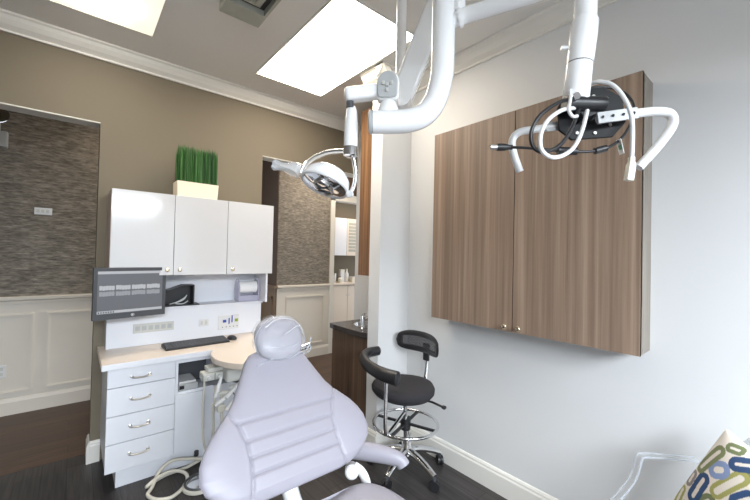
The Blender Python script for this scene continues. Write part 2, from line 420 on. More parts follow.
# ================================================================== WALL CABINET (right wall)
t = thing('wall_cabinet', 'large grey-brown wood grain wall cabinet hanging on the pale right wall', 'cabinet', (XR, 1.08, 1.088))
X0 = 1.97; ZB, ZT = 1.088, 2.396
obj('body', bx(X0+0.022, XR, 0.463, 1.695, ZB+0.002, ZT-0.002), M_woodedge, t)
ys = [0.461, 0.778, 1.079, 1.392, 1.697]
for i in (0, 2):   # two doors, each of two veneer strips
    a, b = ys[i]+(0.0025 if i == 2 else 0), ys[i+2]-(0.0025 if i == 0 else 0)
    bm = BM(); box(bm, X0, X0+0.02, a, (ys[i+1])-0.0006, ZB, ZT); box(bm, X0, X0+0.02, ys[i+1]+0.0006, b, ZB, ZT)
    box(bm, X0+0.001, X0+0.0195, a, b, ZB+0.001, ZT-0.001)
    d = obj('door', bm, M_wood, t)
    y = 1.119 if i == 2 else 1.032
    obj('knob', lathe(BM(), [(0.006, 0), (0.006, 0.014), (0.013, 0.018), (0.015, 0.025), (0.011, 0.031), (0.0, 0.033)], (X0, y, 1.118), (-1, 0, 0), 20), M_brass, d, smooth=True)

# ================================================================== SINK ALCOVE
t = thing('sink_cabinet', 'dark walnut base cabinet under the dark stone top behind the stub wall', 'cabinet', (2.1, 2.5, 0))
obj('body', bx(1.84, 2.44, 2.237, 2.74, 0.09, 0.848), M_wood3, t)
for a, b in ((2.239, 2.488), (2.491, 2.74)): obj('door', bx(1.821, 1.839, a, b, 0.10, 0.84), M_wood3, t)
obj('plinth', bx(1.88, 2.42, 2.25, 2.72, 0, 0.09), M_wood3, t)
# countertop with a round hole for the basin
t = thing('sink_countertop', 'dark stone countertop with inset steel sink behind the stub wall', 'countertop', (2.1, 2.5, 0.85))
cx, cy, cr = 2.08, 2.50, 0.15; N = 32
bm = BM(); x0, x1, y0, y1 = 1.795, 2.44, 2.237, 2.77
for z, rev in ((0.892, False), (0.85, True)):
    inner = []; outer = []
    for k in range(N):
        a = 2*PI*k/N; c, s = math.cos(a), math.sin(a)
        inner.append(bm.verts.new((cx+cr*c, cy+cr*s, z)))
        f = min([((x1-cx)/c) if c > 1e-6 else 1e9, ((x0-cx)/c) if c < -1e-6 else 1e9, ((y1-cy)/s) if s > 1e-6 else 1e9, ((y0-cy)/s) if s < -1e-6 else 1e9])
        outer.append(bm.verts.new((cx+f*c, cy+f*s, z)))
    for k in range(N): bm.faces.new((inner[k], inner[(k+1) % N], outer[(k+1) % N], outer[k]))
    if not rev: T_ = (inner, outer)
    else:
        for k in range(N):
            bm.faces.new((T_[0][k], T_[0][(k+1) % N], inner[(k+1) % N], inner[k]))
            bm.faces.new((T_[1][k], T_[1][(k+1) % N], outer[(k+1) % N], outer[k]))
obj('slab', bm, M_stone, t)
bm = BM(); prof = [(0.162, 0.006), (0.150, 0.006), (0.146, -0.02), (0.140, -0.035)]
rings = []
for r, h in prof: rings.append([bm.verts.new((cx+r*math.cos(2*PI*k/32), cy+r*math.sin(2*PI*k/32), 0.888+h)) for k in range(32)])
for A, B in zip(rings, rings[1:]):
    for k in range(32): bm.faces.new((A[k], A[(k+1) % 32], B[(k+1) % 32], B[k]))
bm.faces.new(rings[-1])
obj('basin', bm, M_chrome, t, smooth=True)
t = thing('faucet', 'slim chrome faucet standing at the dark stone sink', 'faucet', (1.93, 2.40, 0.892))
obj('column', lathe(BM(), [(0.022, 0), (0.022, 0.006), (0.015, 0.01), (0.015, 0.105), (0.012, 0.112)], (1.895, 2.40, 0.892), seg=20), M_chrome, t, smooth=True)
obj('spout', tube(BM(), [(1.90, 2.375, 0.985), (1.95, 2.395, 0.99), (1.99, 2.41, 0.975)], 0.008), M_chrome, t, smooth=True)
obj('handle', cyl(BM(), (1.90, 2.375, 1.004), (1.90, 2.375, 1.03), 0.010, 0.013), M_chrome, t, smooth=True)
t = thing('alcove_wall_cabinet', 'tall brown walnut upper cabinet above the stone sink', 'cabinet', (2.26, 2.5, 1.33))
obj('body', bx(2.10, 2.44, 2.237, 2.715, 1.335, 2.90), M_wood2, t)
for a, b in ((2.239, 2.475), (2.478, 2.715)): obj('door', bx(2.08, 2.099, a, b, 1.33, 2.90), M_wood2, t)

# ================================================================== DESK RUN
def handle_bm(xc, y, z, w=0.10):
    bm = BM(); tube(bm, [(xc-w/2, y-0.002, z), (xc-w/2, y-0.020, z-0.001), (xc-w/2+0.014, y-0.028, z-0.003), (xc, y-0.029, z-0.006), (xc+w/2-0.014, y-0.028, z-0.003), (xc+w/2, y-0.020, z-0.001), (xc+w/2, y-0.002, z)], 0.0052, 10, 4, flat=1.3)
    for s in (-1, 1): lathe(bm, [(0.010, 0), (0.010, 0.004), (0.006, 0.006)], (xc+s*w/2, y, z), (0, -1, 0), 14)
    return bm
YF = 2.735
t = thing('drawer_cabinet', 'white four-drawer cabinet at the left end under the desk worktop', 'cabinet', (0.36, 3.0, 0))
obj('body', bx(0.177, 0.549, YF+0.022, YB, 0.136, 0.779), M_lam, t)
zs = [0.781, 0.657, 0.480, 0.308, 0.134]
for k in range(4):
    d = obj('drawer', bx(0.175, 0.548, YF, YF+0.02, zs[k+1]+(0.002 if k < 3 else 0), zs[k]-0.003), M_lam, t, bevel=0.0015)
    obj('handle', handle_bm(0.35, YF, (0.714, 0.576, 0.402, 0.229)[k]), M_nickel, d, smooth=True)
obj('plinth', bx(0.237, 0.549, 2.80, YB, 0, 0.136), M_lam, t)
t = thing('base_cabinet', 'white base cabinet with open shelf and plain door right of the drawers', 'cabinet', (0.64, 3.0, 0))
bm = BM()
box(bm, 0.550, 0.566, YF+0.004, YB, 0.136, 0.779); box(bm, 0.725, 0.741, YF+0.022, YB, 0.136, 0.53)
box(bm, 0.566, 1.27, YB-0.016, YB, 0.136, 0.779); box(bm, 0.566, 1.27, YF+0.004, YB-0.016, 0.748, 0.779)
box(bm, 0.566, 0.80, YF+0.022, YB-0.016, 0.525, 0.545); box(bm, 0.741, 1.27, YF+0.06, YB-0.016, 0.136, 0.525); box(bm, 0.741, 0.80, 2.95, YB-0.016, 0.545, 0.748); box(bm, 1.254, 1.27, YF+0.06, YB, 0.136, 0.779)
obj('body', bm, M_lam, t)
obj('door', bx(0.552, 0.733, YF, YF+0.02, 0.134, 0.528), M_lam, t, bevel=0.0015)
obj('dark_shelf_sheet', bx(0.567, 0.799, YB-0.30, YB-0.29, 0.547, 0.745), M_dgrey, t)  # dark grey upright sheet across the open shelf
obj('plinth', bx(0.551, 1.27, 2.80, YB-0.02, 0, 0.136), M_lam, t)
# silver device on the open shelf
t = thing('shelf_device', 'small silver and black device on the open shelf under the worktop', 'device', (0.63, 2.86, 0.545))
obj('case', bx(0.575, 0.70, 2.76, 2.95, 0.546, 0.590), M_plategrey, t, bevel=0.004)
obj('front_panel', bx(0.580, 0.61, 2.756, 2.760, 0.558, 0.582), M_black, t)
obj('lid', bx(0.58, 0.69, 2.77, 2.94, 0.590, 0.607), M_white, t, bevel=0.004)

# continuous worktop with its rounded peninsula
zt0, zt1 = 0.782, 0.820
out = [(0.142, YB-0.003), (0.142, 2.695)]
ca = math.asin(0.195/0.34)
for k in range(0, 31):
    a = PI-ca+(PI+2*ca)*k/30; out.append((1.03+0.31*math.cos(a), 2.50+0.34*math.sin(a)))
out += [(1.30, 2.80), (1.30, YB-0.003)]
t = thing('worktop', 'cream desk worktop with a rounded end reaching towards the dental chair', 'worktop', (0.7, 2.9, zt0))
obj('slab', prism(BM(), out, zt0, zt1, 2), M_top, t, bevel=0.003)
obj('edge_band', bx(0.143, 0.775, 2.6925, 2.6955, 0.783, 0.8185), M_lam, t, label='white front edge band')
obj('leg', cyl(BM(), (1.10, 2.42, 0), (1.10, 2.42, zt0), 0.025), M_white, t, smooth=True)

# hutch: service panel and shelf against the wall
t = thing('desk_hutch', 'white service hutch with a shallow shelf between worktop and wall cabinets', 'hutch', (0.73, 3.17, 0.82))
obj('lower_panel', bx(0.182, 1.29, 3.10, YB-0.003, 0.821, 1.078), M_lam, t, bevel=0.002)
obj('shelf', bx(0.178, 1.294, 3.07, YB, 1.079, 1.094), M_lam, t, bevel=0.001)
obj('back_panel', bx(0.20, 1.275, YB-0.012, YB, 1.095, 1.345), M_lam, t)
obj('side_panel', bx(0.180, 0.198, 2.93, YB, 1.095, 1.346), M_lam, t)
obj('side_panel', bx(1.276, 1.292, 2.98, YB, 1.095, 1.346), M_lam, t)
# wall cabinets
t = thing('wall_mounted_cupboard', 'white gloss three-door cupboard mounted above the desk, under the grass planter', 'cupboard', (0.73, 3.07, 1.347))
obj('body', bx(0.180, 1.283, 2.902, YB, 1.349, 1.918), M_gloss, t)
obj('end_panel', bx(0.174, 0.1795, 2.885, YB, 1.347, 1.92), M_edge, t)
ds = [0.176, 0.543, 0.912, 1.287]
for k in range(3):
    d = obj('door', bx(ds[k]+(0.002 if k else 0), ds[k+1]-(0.002 if k < 2 else 0), 2.88, 2.90, 1.347, 1.92), M_gloss, t, bevel=0.0012)
    kx = (0.503, 0.583, 0.955)[k]
    obj('knob', lathe(BM(), [(0.006, 0), (0.006, 0.012), (0.012, 0.016), (0.0135, 0.022), (0.009, 0.027), (0, 0.028)], (kx, 2.88, 1.384), (0, -1, 0), 18), M_brass, d, smooth=True)
# planter with grass on top
t = thing('grass_planter', 'cream rectangular planter of upright green grass on top of the white cupboard', 'planter', (0.705, 3.02, 1.92))
bm = BM(); prism(bm, [(0.568, 1.9205), (0.848, 1.9205), (0.856, 2.042), (0.564, 2.042)], 2.95, 3.10, 1)
obj('pot', bm, M_pot, t, bevel=0.003)
obj('soil', bx(0.572, 0.842, 2.962, 3.088, 2.036, 2.042), M_soil, t)
bm = BM()
for k in range(1100):
    x = random.uniform(0.575, 0.848); y = random.uniform(2.965, 3.085); h = random.uniform(0.23, 0.295)
    a = random.uniform(0, PI); w_ = 0.0022; dx, dy = random.gauss(0, 0.006), random.gauss(0, 0.006)
    cx_, cy_ = math.cos(a)*w_, math.sin(a)*w_
    v = [bm.verts.new((x-cx_, y-cy_, 2.04)), bm.verts.new((x+cx_, y+cy_, 2.04)), bm.verts.new((x+cx_+dx*.5, y+cy_+dy*.5, 2.04+h*0.8)), bm.verts.new((x-cx_+dx*.5, y-cy_+dy*.5, 2.04+h*0.8)), bm.verts.new((x+dx, y+dy, 2.04+h))]
    f = bm.faces.new(v[:4]); g = bm.faces.new((v[3], v[2], v[4])); f.material_index = g.material_index = k % 3
g = obj('grass', bm, M_grass, t); g['kind'] = 'stuff'

# service panel fittings
YP = 3.10
t = thing('outlet_strip', 'long grey outlet strip on the hutch panel below the monitor', 'outlet', (0.47, YP, 0.95))
obj('plate', bx(0.338, 0.60, YP-0.006, YP, 0.915, 0.982), M_tan, t, bevel=0.002)
for k in range(6):
    obj('socket', bx(0.352+k*0.041, 0.380+k*0.041, YP-0.009, YP-0.006, 0.932, 0.965), M_plategrey, t, bevel=0.001)
t = thing('wall_outlet', 'small white double outlet on the hutch panel above the keyboard', 'outlet', (0.815, YP, 0.94))
obj('plate', bx(0.778, 0.852, YP-0.005, YP, 0.918, 0.975), M_white, t, bevel=0.002)
for x in (0.790, 0.822): obj('socket', bx(x, x+0.018, YP-0.008, YP-0.005, 0.930, 0.962), M_tan, t, bevel=0.001)
t = thing('connection_plate', 'white plate of blue and green ports on the hutch panel beside the mouse', 'connection plate', (1.01, YP, 0.93))
obj('plate', bx(0.925, 1.095, YP-0.005, YP, 0.872, 0.990), M_white, t, bevel=0.002)
obj('port', bx(0.962, 0.988, YP-0.010, YP-0.005, 0.930, 0.952), M_blue, t, label='dark blue port')
obj('port', bx(1.060, 1.085, YP-0.010, YP-0.005, 0.930, 0.955), M_green, t, label='green port')
for k, z0, z1 in ((1.008, 0.915, 0.965), (1.032, 0.925, 0.985)):
    obj('slot', bx(k, k+0.009, YP-0.008, YP-0.005, z0, z1), M_blue, t)
for k in range(5): obj('screw', cyl(BM(), (0.96+k*0.03, YP-0.005, 0.892), (0.96+k*0.03, YP-0.008, 0.892), 0.004, seg=10), M_dgrey, t)

# black file holder and lilac dispenser on the shelf
t = thing('file_holder', 'black slanted file holder standing on the hutch shelf beside the monitor', 'holder', (0.63, 3.15, 1.094))
zz = 1.0945
obj('base', bx(0.50, 0.775, 3.08, 3.20, zz, zz+0.008), M_black, t)
bm = BM(); prism(bm, [(0.505, zz+0.008), (0.735, zz+0.008), (0.735, 1.255), (0.66, 1.255), (0.505, 1.20)], 3.19, 3.198, 1); obj('back_panel', bm, M_black, t)
bm = BM(); box(bm, 0.727, 0.735, 3.085, 3.198, zz+0.008, 1.255); obj('side_panel', bm, M_black, t)
bm = BM(); prism(bm, [(0.505, 1.192), (0.66, 1.247), (0.735, 1.247), (0.735, 1.255), (0.66, 1.255), (0.505, 1.20)], 3.085, 3.198, 1); obj('top_panel', bm, M_black, t)
t = thing('white_cable_bundle', 'small bundle of white cable inside the black file holder', 'cable', (0.62, 3.13, 1.10))
obj('cable', tube(BM(), [(0.57, 3.12, 1.108), (0.62, 3.13, 1.12), (0.67, 3.12, 1.15), (0.69, 3.13, 1.17), (0.67, 3.14, 1.135), (0.61, 3.12, 1.112), (0.66, 3.11, 1.108), (0.70, 3.13, 1.125)], 0.004), M_white, t, smooth=True)
t = thing('glove_dispenser', 'translucent lilac dispenser with white roll at the right end of the hutch shelf', 'dispenser', (1.19, 3.15, 1.094))
for x in (1.085, 1.255):
    bm = BM(); prof = [(3.09, zz), (3.20, zz), (3.21, 1.20), (3.19, 1.27), (3.15, 1.295), (3.11, 1.27), (3.085, 1.20)]
    prism(bm, prof, x, x+0.012, 0); obj('side_panel', bm, M_lilac, t, bevel=0.002)
obj('tray', bx(1.097, 1.255, 3.09, 3.20, zz, zz+0.05), M_lilac, t, bevel=0.003)
obj('roll', cyl(BM(), (1.10, 3.15, 1.215), (1.252, 3.15, 1.215), 0.052, seg=28), M_paper_white, t, smooth=True)

# keyboard and mouse
t = thing('keyboard', 'dark grey computer keyboard on the cream worktop', 'keyboard', (0.72, 2.91, 0.8205), 0.03)
bm = BM(); prism(bm, [(-0.072, 0.0), (0.072, 0.0), (0.072, 0.024), (0.05, 0.024), (-0.072, 0.012)], -0.22, 0.22, 0); obj('case', bm, M_black, t, bevel=0.003, local=True)
bm = BM()
for r in range(6):
    y = -0.062+r*0.021; z = 0.0135+0.0125*(r/5)
    for c in range(20):
        x = -0.212+c*0.0213
        if r == 0 and 4 <= c <= 9:
            if c == 4: box(bm, x, x+6*0.0213-0.003, y, y+0.018, z-0.003, z+0.005)
            continue
        box(bm, x, x+0.0183, y, y+0.018, z-0.003, z+0.005)
k = obj('keys', bm, M_keys, t, local=True); k['kind'] = 'stuff'
t = thing('mouse', 'small dark computer mouse at the right end of the keyboard', 'mouse', (0.985, 2.93, 0.8205), 0.2)
bm = BM(); lathe(bm, [(0.030, 0), (0.034, 0.006), (0.032, 0.018), (0.022, 0.028), (0.010, 0.032), (0, 0.033)], (0, 0, 0), seg=24)
bmesh.ops.scale(bm, vec=(0.95, 1.45, 1), verts=bm.verts); obj('shell', bm, M_black, t, smooth=True, local=True)
obj('wheel', cyl(BM(), (-0.004, -0.025, 0.026), (0.004, -0.025, 0.026), 0.008), M_dgrey, t, smooth=True, local=True)

# ================================================================== MONITOR
mr = math.atan2(0.079, 0.404)
t = thing('monitor', 'dark flat monitor showing a strip of dental x-rays, held out left of the cupboard', 'monitor', (0.095, 2.806, 1.073), mr)
MW, MH = 0.412, 0.33
bm = BM()
box(bm, 0, MW, 0, 0.03, 0, 0.037); box(bm, 0, MW, 0, 0.03, MH-0.022, MH)
box(bm, 0, 0.02, 0, 0.03, 0.037, MH-0.022); box(bm, MW-0.02, MW, 0, 0.03, 0.037, MH-0.022)
obj('bezel', bm, M_dgrey, t, local=True)
obj('housing', bx(0.03, MW-0.03, 0.03, 0.06, 0.03, MH-0.03), M_black, t, bevel=0.01, local=True)
sc = obj('screen', bx(0.0195, MW-0.0195, 0.003, 0.028, 0.036, MH-0.021), M_screen, t, local=True)
obj('menu_bar', bx(0.021, MW-0.021, 0.0018, 0.003, MH-0.040, MH-0.023), M_screen_lt, sc, local=True)
obj('task_bar', bx(0.021, MW-0.021, 0.0018, 0.003, 0.040, 0.056), M_screen_lt, sc, local=True)
bm = BM()
for k in range(7): box(bm, 0.026+k*0.013, 0.033+k*0.013, 0.0008, 0.0018, 0.043, 0.052)
obj('task_bar_icons', bm, M_dgrey, sc, local=True)
for row, z in ((0, 0.190), (1, 0.152)):
    for k in range(4):     # four bitewing films, each a row of teeth in each jaw
        bm = BM(); x = 0.030+k*0.088
        for q in range(5):
            w_ = 0.0155; xx = x+q*0.0162; zz_ = z+random.uniform(-0.002, 0.002)
            pts = [(xx, zz_), (xx+w_*0.25, zz_-0.003), (xx+w_*0.8, zz_-0.002), (xx+w_, zz_+0.002), (xx+w_, zz_+0.022), (xx+w_*0.7, zz_+0.028), (xx+w_*0.4, zz_+0.024), (xx, zz_+0.027)]
            prism(bm, pts, 0.0014, 0.003, 1)
        obj('x_ray_strip', bm, M_screen_md if row else M_screen_lt, sc, local=True)
lg = obj('logo', cyl(BM(), (MW*0.52, 0.0, 0.019), (MW*0.52, -0.002, 0.019), 0.010, seg=20), M_chrome, t, smooth=True, local=True)
def to_local(bm, root):
    M_ = (Matrix.Translation(root.location) @ Matrix.Rotation(root.rotation_euler.z, 4, 'Z')).inverted()
    bmesh.ops.transform(bm, matrix=M_, verts=bm.verts); return bm
ar = obj('arm', to_local(tube(BM(), [(0.147, YB-0.012, 1.25), (0.147, 3.05, 1.25), (0.150, 2.93, 1.25), (0.18, 2.895, 1.25), (0.25, 2.885, 1.25)], 0.014), t), M_dgrey, t, smooth=True, local=True)
obj('wall_plate', to_local(bx(0.122, 0.172, YB-0.014, YB-0.002, 1.18, 1.32), t), M_dgrey, ar, bevel=0.003, local=True)

# ================================================================== ASSISTANT'S DELIVERY UNIT under the worktop
t = thing('delivery_unit', 'tan-grey instrument unit with white handpieces hanging under the rounded worktop', 'dental unit', (0.85, 2.6, 0.6))
obj('bracket', bx(0.85, 1.05, 2.50, 2.62, 0.742, 0.781), M_tan, t)
obj('housing', bx(0.79, 1.04, 2.42, 2.70, 0.655, 0.742), M_tan, t, bevel=0.012)
jb = obj('junction_box', bx(0.665, 0.86, 2.50, 2.60, 0.665, 0.715), M_tan, t, bevel=0.008)
obj('mounting_plate', bx(0.70, 0.90, 2.52, 2.62, 0.716, 0.742), M_tan, t, bevel=0.004)
for x in (0.70, 0.76, 0.82): obj('knob', cyl(BM(), (x, 2.50, 0.69), (x, 2.482, 0.69), 0.011, 0.009), M_white, jb, smooth=True)
obj('cover_seam', bx(0.735, 0.739, 2.498, 2.503, 0.668, 0.712), M_dgrey, jb)
obj('arm_link', rbar(BM(), (0.80, 2.50, 0.665), (0.93, 2.38, 0.64), 0.03, 0.02), M_dgrey, t, bevel=0.003)
obj('holder_bar', rbar(BM(), (0.72, 2.43, 0.60), (0.90, 2.33, 0.62), 0.03, 0.02), M_tan, t, bevel=0.004)
obj('holder_bar', rbar(BM(), (0.80, 2.40, 0.635), (1.02, 2.33, 0.655), 0.035, 0.022), M_tan, t, bevel=0.004)
def handpiece(p0, p1, r=0.012):
    h = obj('handpiece', tube(BM(), [p0, tuple((Vector(p0)*0.7+Vector(p1)*0.3)), tuple((Vector(p0)*0.3+Vector(p1)*0.7)), p1], lambda u: r*(0.75+0.5*math.sin(PI*min(1, u+0.15))), 12, 4), M_white, t, smooth=True)
    return h
for p0, p1 in (((0.83, 2.25, 0.55), (0.97, 2.27, 0.66)), ((0.76, 2.34, 0.59), (0.90, 2.40, 0.68)), ((0.70, 2.36, 0.55), (0.86, 2.38, 0.63)), ((0.75, 2.30, 0.53), (0.93, 2.36, 0.66)), ((0.79, 2.27, 0.52), (0.93, 2.28, 0.60)), ((0.72, 2.42, 0.58), (0.76, 2.44, 0.70))): handpiece(p0, p1)
bm = BM(); box(bm, 0.72, 0.765, 2.36, 2.42, 0.50, 0.545); obj('valve', bm, M_cream, t, bevel=0.006)
bm = BM(); cyl(bm, (0.80, 2.30, 0.50), (0.86, 2.33, 0.45), 0.022); obj('valve', bm, M_cream, t, bevel=0.004)
obj('lever', tube(BM(), [(0.80, 2.33, 0.62), (0.83, 2.30, 0.585), (0.87, 2.30, 0.56)], 0.004), M_dgrey, t, smooth=True)
hz = [((0.70, 2.60, 0.66), (0.69, 2.58, 0.45), (0.70, 2.56, 0.22), (0.78, 2.55, 0.08), (0.86, 2.60, 0.03)),
      ((0.73, 2.46, 0.64), (0.72, 2.45, 0.42), (0.75, 2.47, 0.20), (0.85, 2.50, 0.06), (0.95, 2.6, 0.03)),
      ((0.76, 2.43, 0.60), (0.76, 2.40, 0.40), (0.79, 2.42, 0.20), (0.90, 2.5, 0.05), (1.0, 2.6, 0.03)),
      ((0.69, 2.37, 0.56), (0.705, 2.40, 0.40), (0.72, 2.45, 0.22), (0.84, 2.5, 0.10), (0.95, 2.65, 0.03)),
      ((0.84, 2.36, 0.63), (0.82, 2.34, 0.50), (0.85, 2.36, 0.32), (0.92, 2.45, 0.12), (1.0, 2.6, 0.03))]
for i, p in enumerate(hz): obj('hose', tube(BM(), p, 0.0075 if i != 2 else 0.010, 10), M_hose, t, smooth=True)

# coiled hose on the floor, and foot pedal
t = thing('floor_hose', 'beige hose looped on the dark floor in front of the white plinth', 'hose', (0.5, 2.6, 0))
r_ = 0.011
pts = [(0.90, 2.70, 0.030), (0.77, 2.74, 0.030), (0.66, 2.745, 0.065), (0.55, 2.755, 0.085), (0.47, 2.735, 0.05), (0.42, 2.65, 0.014), (0.385, 2.58, 0.012), (0.42, 2.50, 0.012), (0.50, 2.47, 0.012), (0.59, 2.55, 0.014), (0.61, 2.64, 0.03), (0.55, 2.715, 0.035), (0.46, 2.70, 0.034), (0.39, 2.66, 0.020), (0.43, 2.70, 0.012), (0.52, 2.74, 0.012), (0.63, 2.745, 0.012), (0.74, 2.76, 0.03)]
obj('hose', tube(BM(), pts, r_, 12, 6), M_hose, t, smooth=True)
obj('coupling', cyl(BM(), (0.705, 2.775, 0.06), (0.712, 2.80, 0.075), 0.016), M_dgrey, t, smooth=True)
t = thing('foot_pedal', 'round pale foot control on the floor beside the hose loop', 'foot pedal', (0.66, 2.50, 0))
obj('base', lathe(BM(), [(0.098, 0.0), (0.105, 0.004), (0.105, 0.018), (0.092, 0.026), (0.088, 0.016), (0, 0.016)], (0.665, 2.50, 0), seg=36), M_hose, t, smooth=True)
obj('disc', lathe(BM(), [(0.078, 0.015), (0.078, 0.028), (0.06, 0.036), (0, 0.038)], (0.665, 2.50, 0), seg=36), M_chrome, t, smooth=True)
obj('pedal_guard', tube(BM(), [(0.665+0.09*math.cos(a), 2.50+0.09*math.sin(a), 0.03) for a in [2*PI*k/30 for k in range(30)]], 0.007, 8, 1, closed=True), M_dgrey, t, smooth=True)

# ================================================================== DENTAL CHAIR
CX = 0.643
t = thing('dental_chair', 'reclined lavender vinyl dental chair with stitched backrest and plastic-covered headrest', 'dental chair', (CX, 0.75, 0))
def plane(z): return 1.14+(z-0.71)*0.66
# half-width of the backrest by height
HW = [(0.700, 0.16), (0.706, 0.21), (0.716, 0.245), (0.735, 0.285), (0.762, 0.318), (0.79, 0.331), (0.83, 0.327), (0.86, 0.311), (0.89, 0.286), (0.92, 0.252), (0.945, 0.222), (0.975, 0.195), (1.02, 0.166), (1.06, 0.143), (1.09, 0.126), (1.11, 0.105), (1.12, 0.07)]
def hw(z):
    for (a, b), (c, d) in zip(HW, HW[1:]):
        if a <= z <= c: return b+(d-b)*(z-a)/(c-a)
    return HW[-1][1]
nrm = Vector((0, -1, 0.66)).normalized()
SE = [(0.70, 0.188), (0.75, 0.176), (0.80, 0.170), (0.85, 0.173), (0.90, 0.19), (0.95, 0.225)]
def seam(z):
    for (a, b), (c, d) in zip(SE, SE[1:]):
        if a <= z <= c: return b+(d-b)*(z-a)/(c-a)
    return 0.3
def back_pt(u, z, off):
    w_ = hw(z); x = CX+u*w_
    # wings curl slightly forward, the middle strip is flat
    wing = max(0, abs(u*w_)-0.19)
    p = Vector((x, plane(z), z))
    edge = (1-abs(u)**6)**0.5 if abs(u) < 1 else 0
    vt = max(0.0, min(1.0, min((z-0.700)/0.03, (1.12-z)/0.03)))**0.5
    groove = 0.0
    au = abs(u*w_)
    # curved seams separating the middle panel from the wings
    sx = seam(z)
    if z < 0.945: groove += 0.007*math.exp(-((au-sx)/0.0055)**2)
    for k in range(4):
        if au < sx: groove += 0.0055*math.exp(-((z-(0.769, 0.812, 0.857, 0.909)[k])/0.0045)**2)
    d = off*edge*(0.25+0.75*vt)-(groove if off > 0 else 0)+wing*0.10
    return p+nrm*d
bm = BM(); nu, nz = 140, 170
F = []; B = []
for j in range(nz+1):
    z = 0.700+0.42*j/nz
    F.append([bm.verts.new(back_pt(-1+2*i/nu, z, 0.028)) for i in range(nu+1)])
    B.append([bm.verts.new(back_pt(-1+2*i/nu, z, -0.05)) for i in range(nu+1)])
for G, s in ((F, 1), (B, -1)):
    for j in range(nz):
        for i in range(nu):
            bm.faces.new((G[j][i], G[j][i+1], G[j+1][i+1], G[j+1][i]))
for j in range(nz):
    for i in (0, nu): bm.faces.new((F[j][i], F[j+1][i], B[j+1][i], B[j][i]))
for i in range(nu):
    for j in (0, nz): bm.faces.new((F[j][i], F[j][i+1], B[j][i+1], B[j][i]))
bmesh.ops.remove_doubles(bm, verts=bm.verts, dist=0.0004)
bk = obj('backrest', bm, M_vinyl, t, smooth=True)
for p in bk.data.polygons: p.use_smooth = True
obj('backrest_shell', rbar(BM(), (CX, plane(0.74)+0.075, 0.72), (CX, plane(1.0)+0.075, 0.98), 0.22, 0.04, (0, 1, 0)), M_white, t, bevel=0.012)
# headrest: oval pad in a clear film
def pad(bm, c, n, up, hw_, hh, th, k=2.4, seg=40, rings=10):
    n = Vector(n).normalized(); up = (Vector(up)-n*Vector(up).dot(n)).normalized(); s = up.cross(n); c = Vector(c)
    R = []
    for j in range(rings+1):
        ph = -PI/2+PI*j/rings; rr = math.cos(ph)**0.55 if math.cos(ph) > 0 else 0; hh_ = math.sin(ph)*th/2
        rr = max(rr, 0.001); ring = []
        for q in range(seg):
            a = 2*PI*q/seg; ca, sa = math.cos(a), math.sin(a)
            e = 1.0/((abs(ca)**k+abs(sa)**k)**(1/k))
            ring.append(bm.verts.new(c+s*ca*e*hw_*rr+up*sa*e*hh*rr+n*hh_))
        R.append(ring)
    for A, B_ in zip(R, R[1:]):
        for q in range(seg): bm.faces.new((A[q], A[(q+1) % seg], B_[(q+1) % seg], B_[q]))
    bm.faces.new(R[0][::-1]); bm.faces.new(R[-1])
    return bm
hn = (0, -1, 0.52); hc = (0.660, 1.392, 1.168)
h = obj('headrest', pad(BM(), hc, hn, (0, 0, 1), 0.104, 0.092, 0.07, 2.3), M_vinyl, t, smooth=True)
bm = pad(BM(), hc, hn, (0, 0, 1), 0.112, 0.099, 0.082, 2.4, 56, 14)
for v in bm.verts:
    a = v.co.x*61+v.co.z*83; v.co += Vector((math.sin(a*1.3), math.sin(a*1.7+1), math.cos(a*1.1)))*0.0028
obj('film_cover', bm, M_film, h, smooth=True)
bm = BM()
for pts in ([(0.560, 1.36, 1.12), (0.550, 1.375, 1.17), (0.575, 1.385, 1.22), (0.63, 1.392, 1.252), (0.69, 1.392, 1.252), (0.745, 1.38, 1.215), (0.765, 1.37, 1.165), (0.755, 1.35, 1.115)],
            [(0.58, 1.345, 1.225), (0.615, 1.35, 1.248), (0.65, 1.352, 1.256), (0.69, 1.352, 1.25)],
            [(0.58, 1.335, 1.095), (0.62, 1.33, 1.105), (0.68, 1.33, 1.10), (0.74, 1.34, 1.112)], [(0.60, 1.328, 1.15), (0.66, 1.325, 1.142), (0.72, 1.33, 1.15)],
            [(0.75, 1.345, 1.105), (0.775, 1.35, 1.12), (0.79, 1.355, 1.16)], [(0.745, 1.345, 1.10), (0.775, 1.35, 1.10), (0.79, 1.35, 1.125)],
            [(0.575, 1.335, 1.095), (0.55, 1.335, 1.085)], [(0.655, 1.325, 1.195), (0.70, 1.335, 1.215), (0.73, 1.345, 1.22)]):
    tube(bm, pts, 0.0022, 6, 5, flat=2.0)
obj('film_folds', bm, M_acrylic_edge, h, smooth=True)
bm = BM(); rbar(bm, (CX, 1.40, 1.02), (CX, 1.425, 1.14), 0.05, 0.012, (0, 1, 0)); obj('headrest_post', bm, M_chrome, t)
bm = BM(); cyl(bm, (0.73, 1.40, 1.10), (0.81, 1.40, 1.115), 0.012); obj('headrest_knob', bm, M_chrome, t, smooth=True)
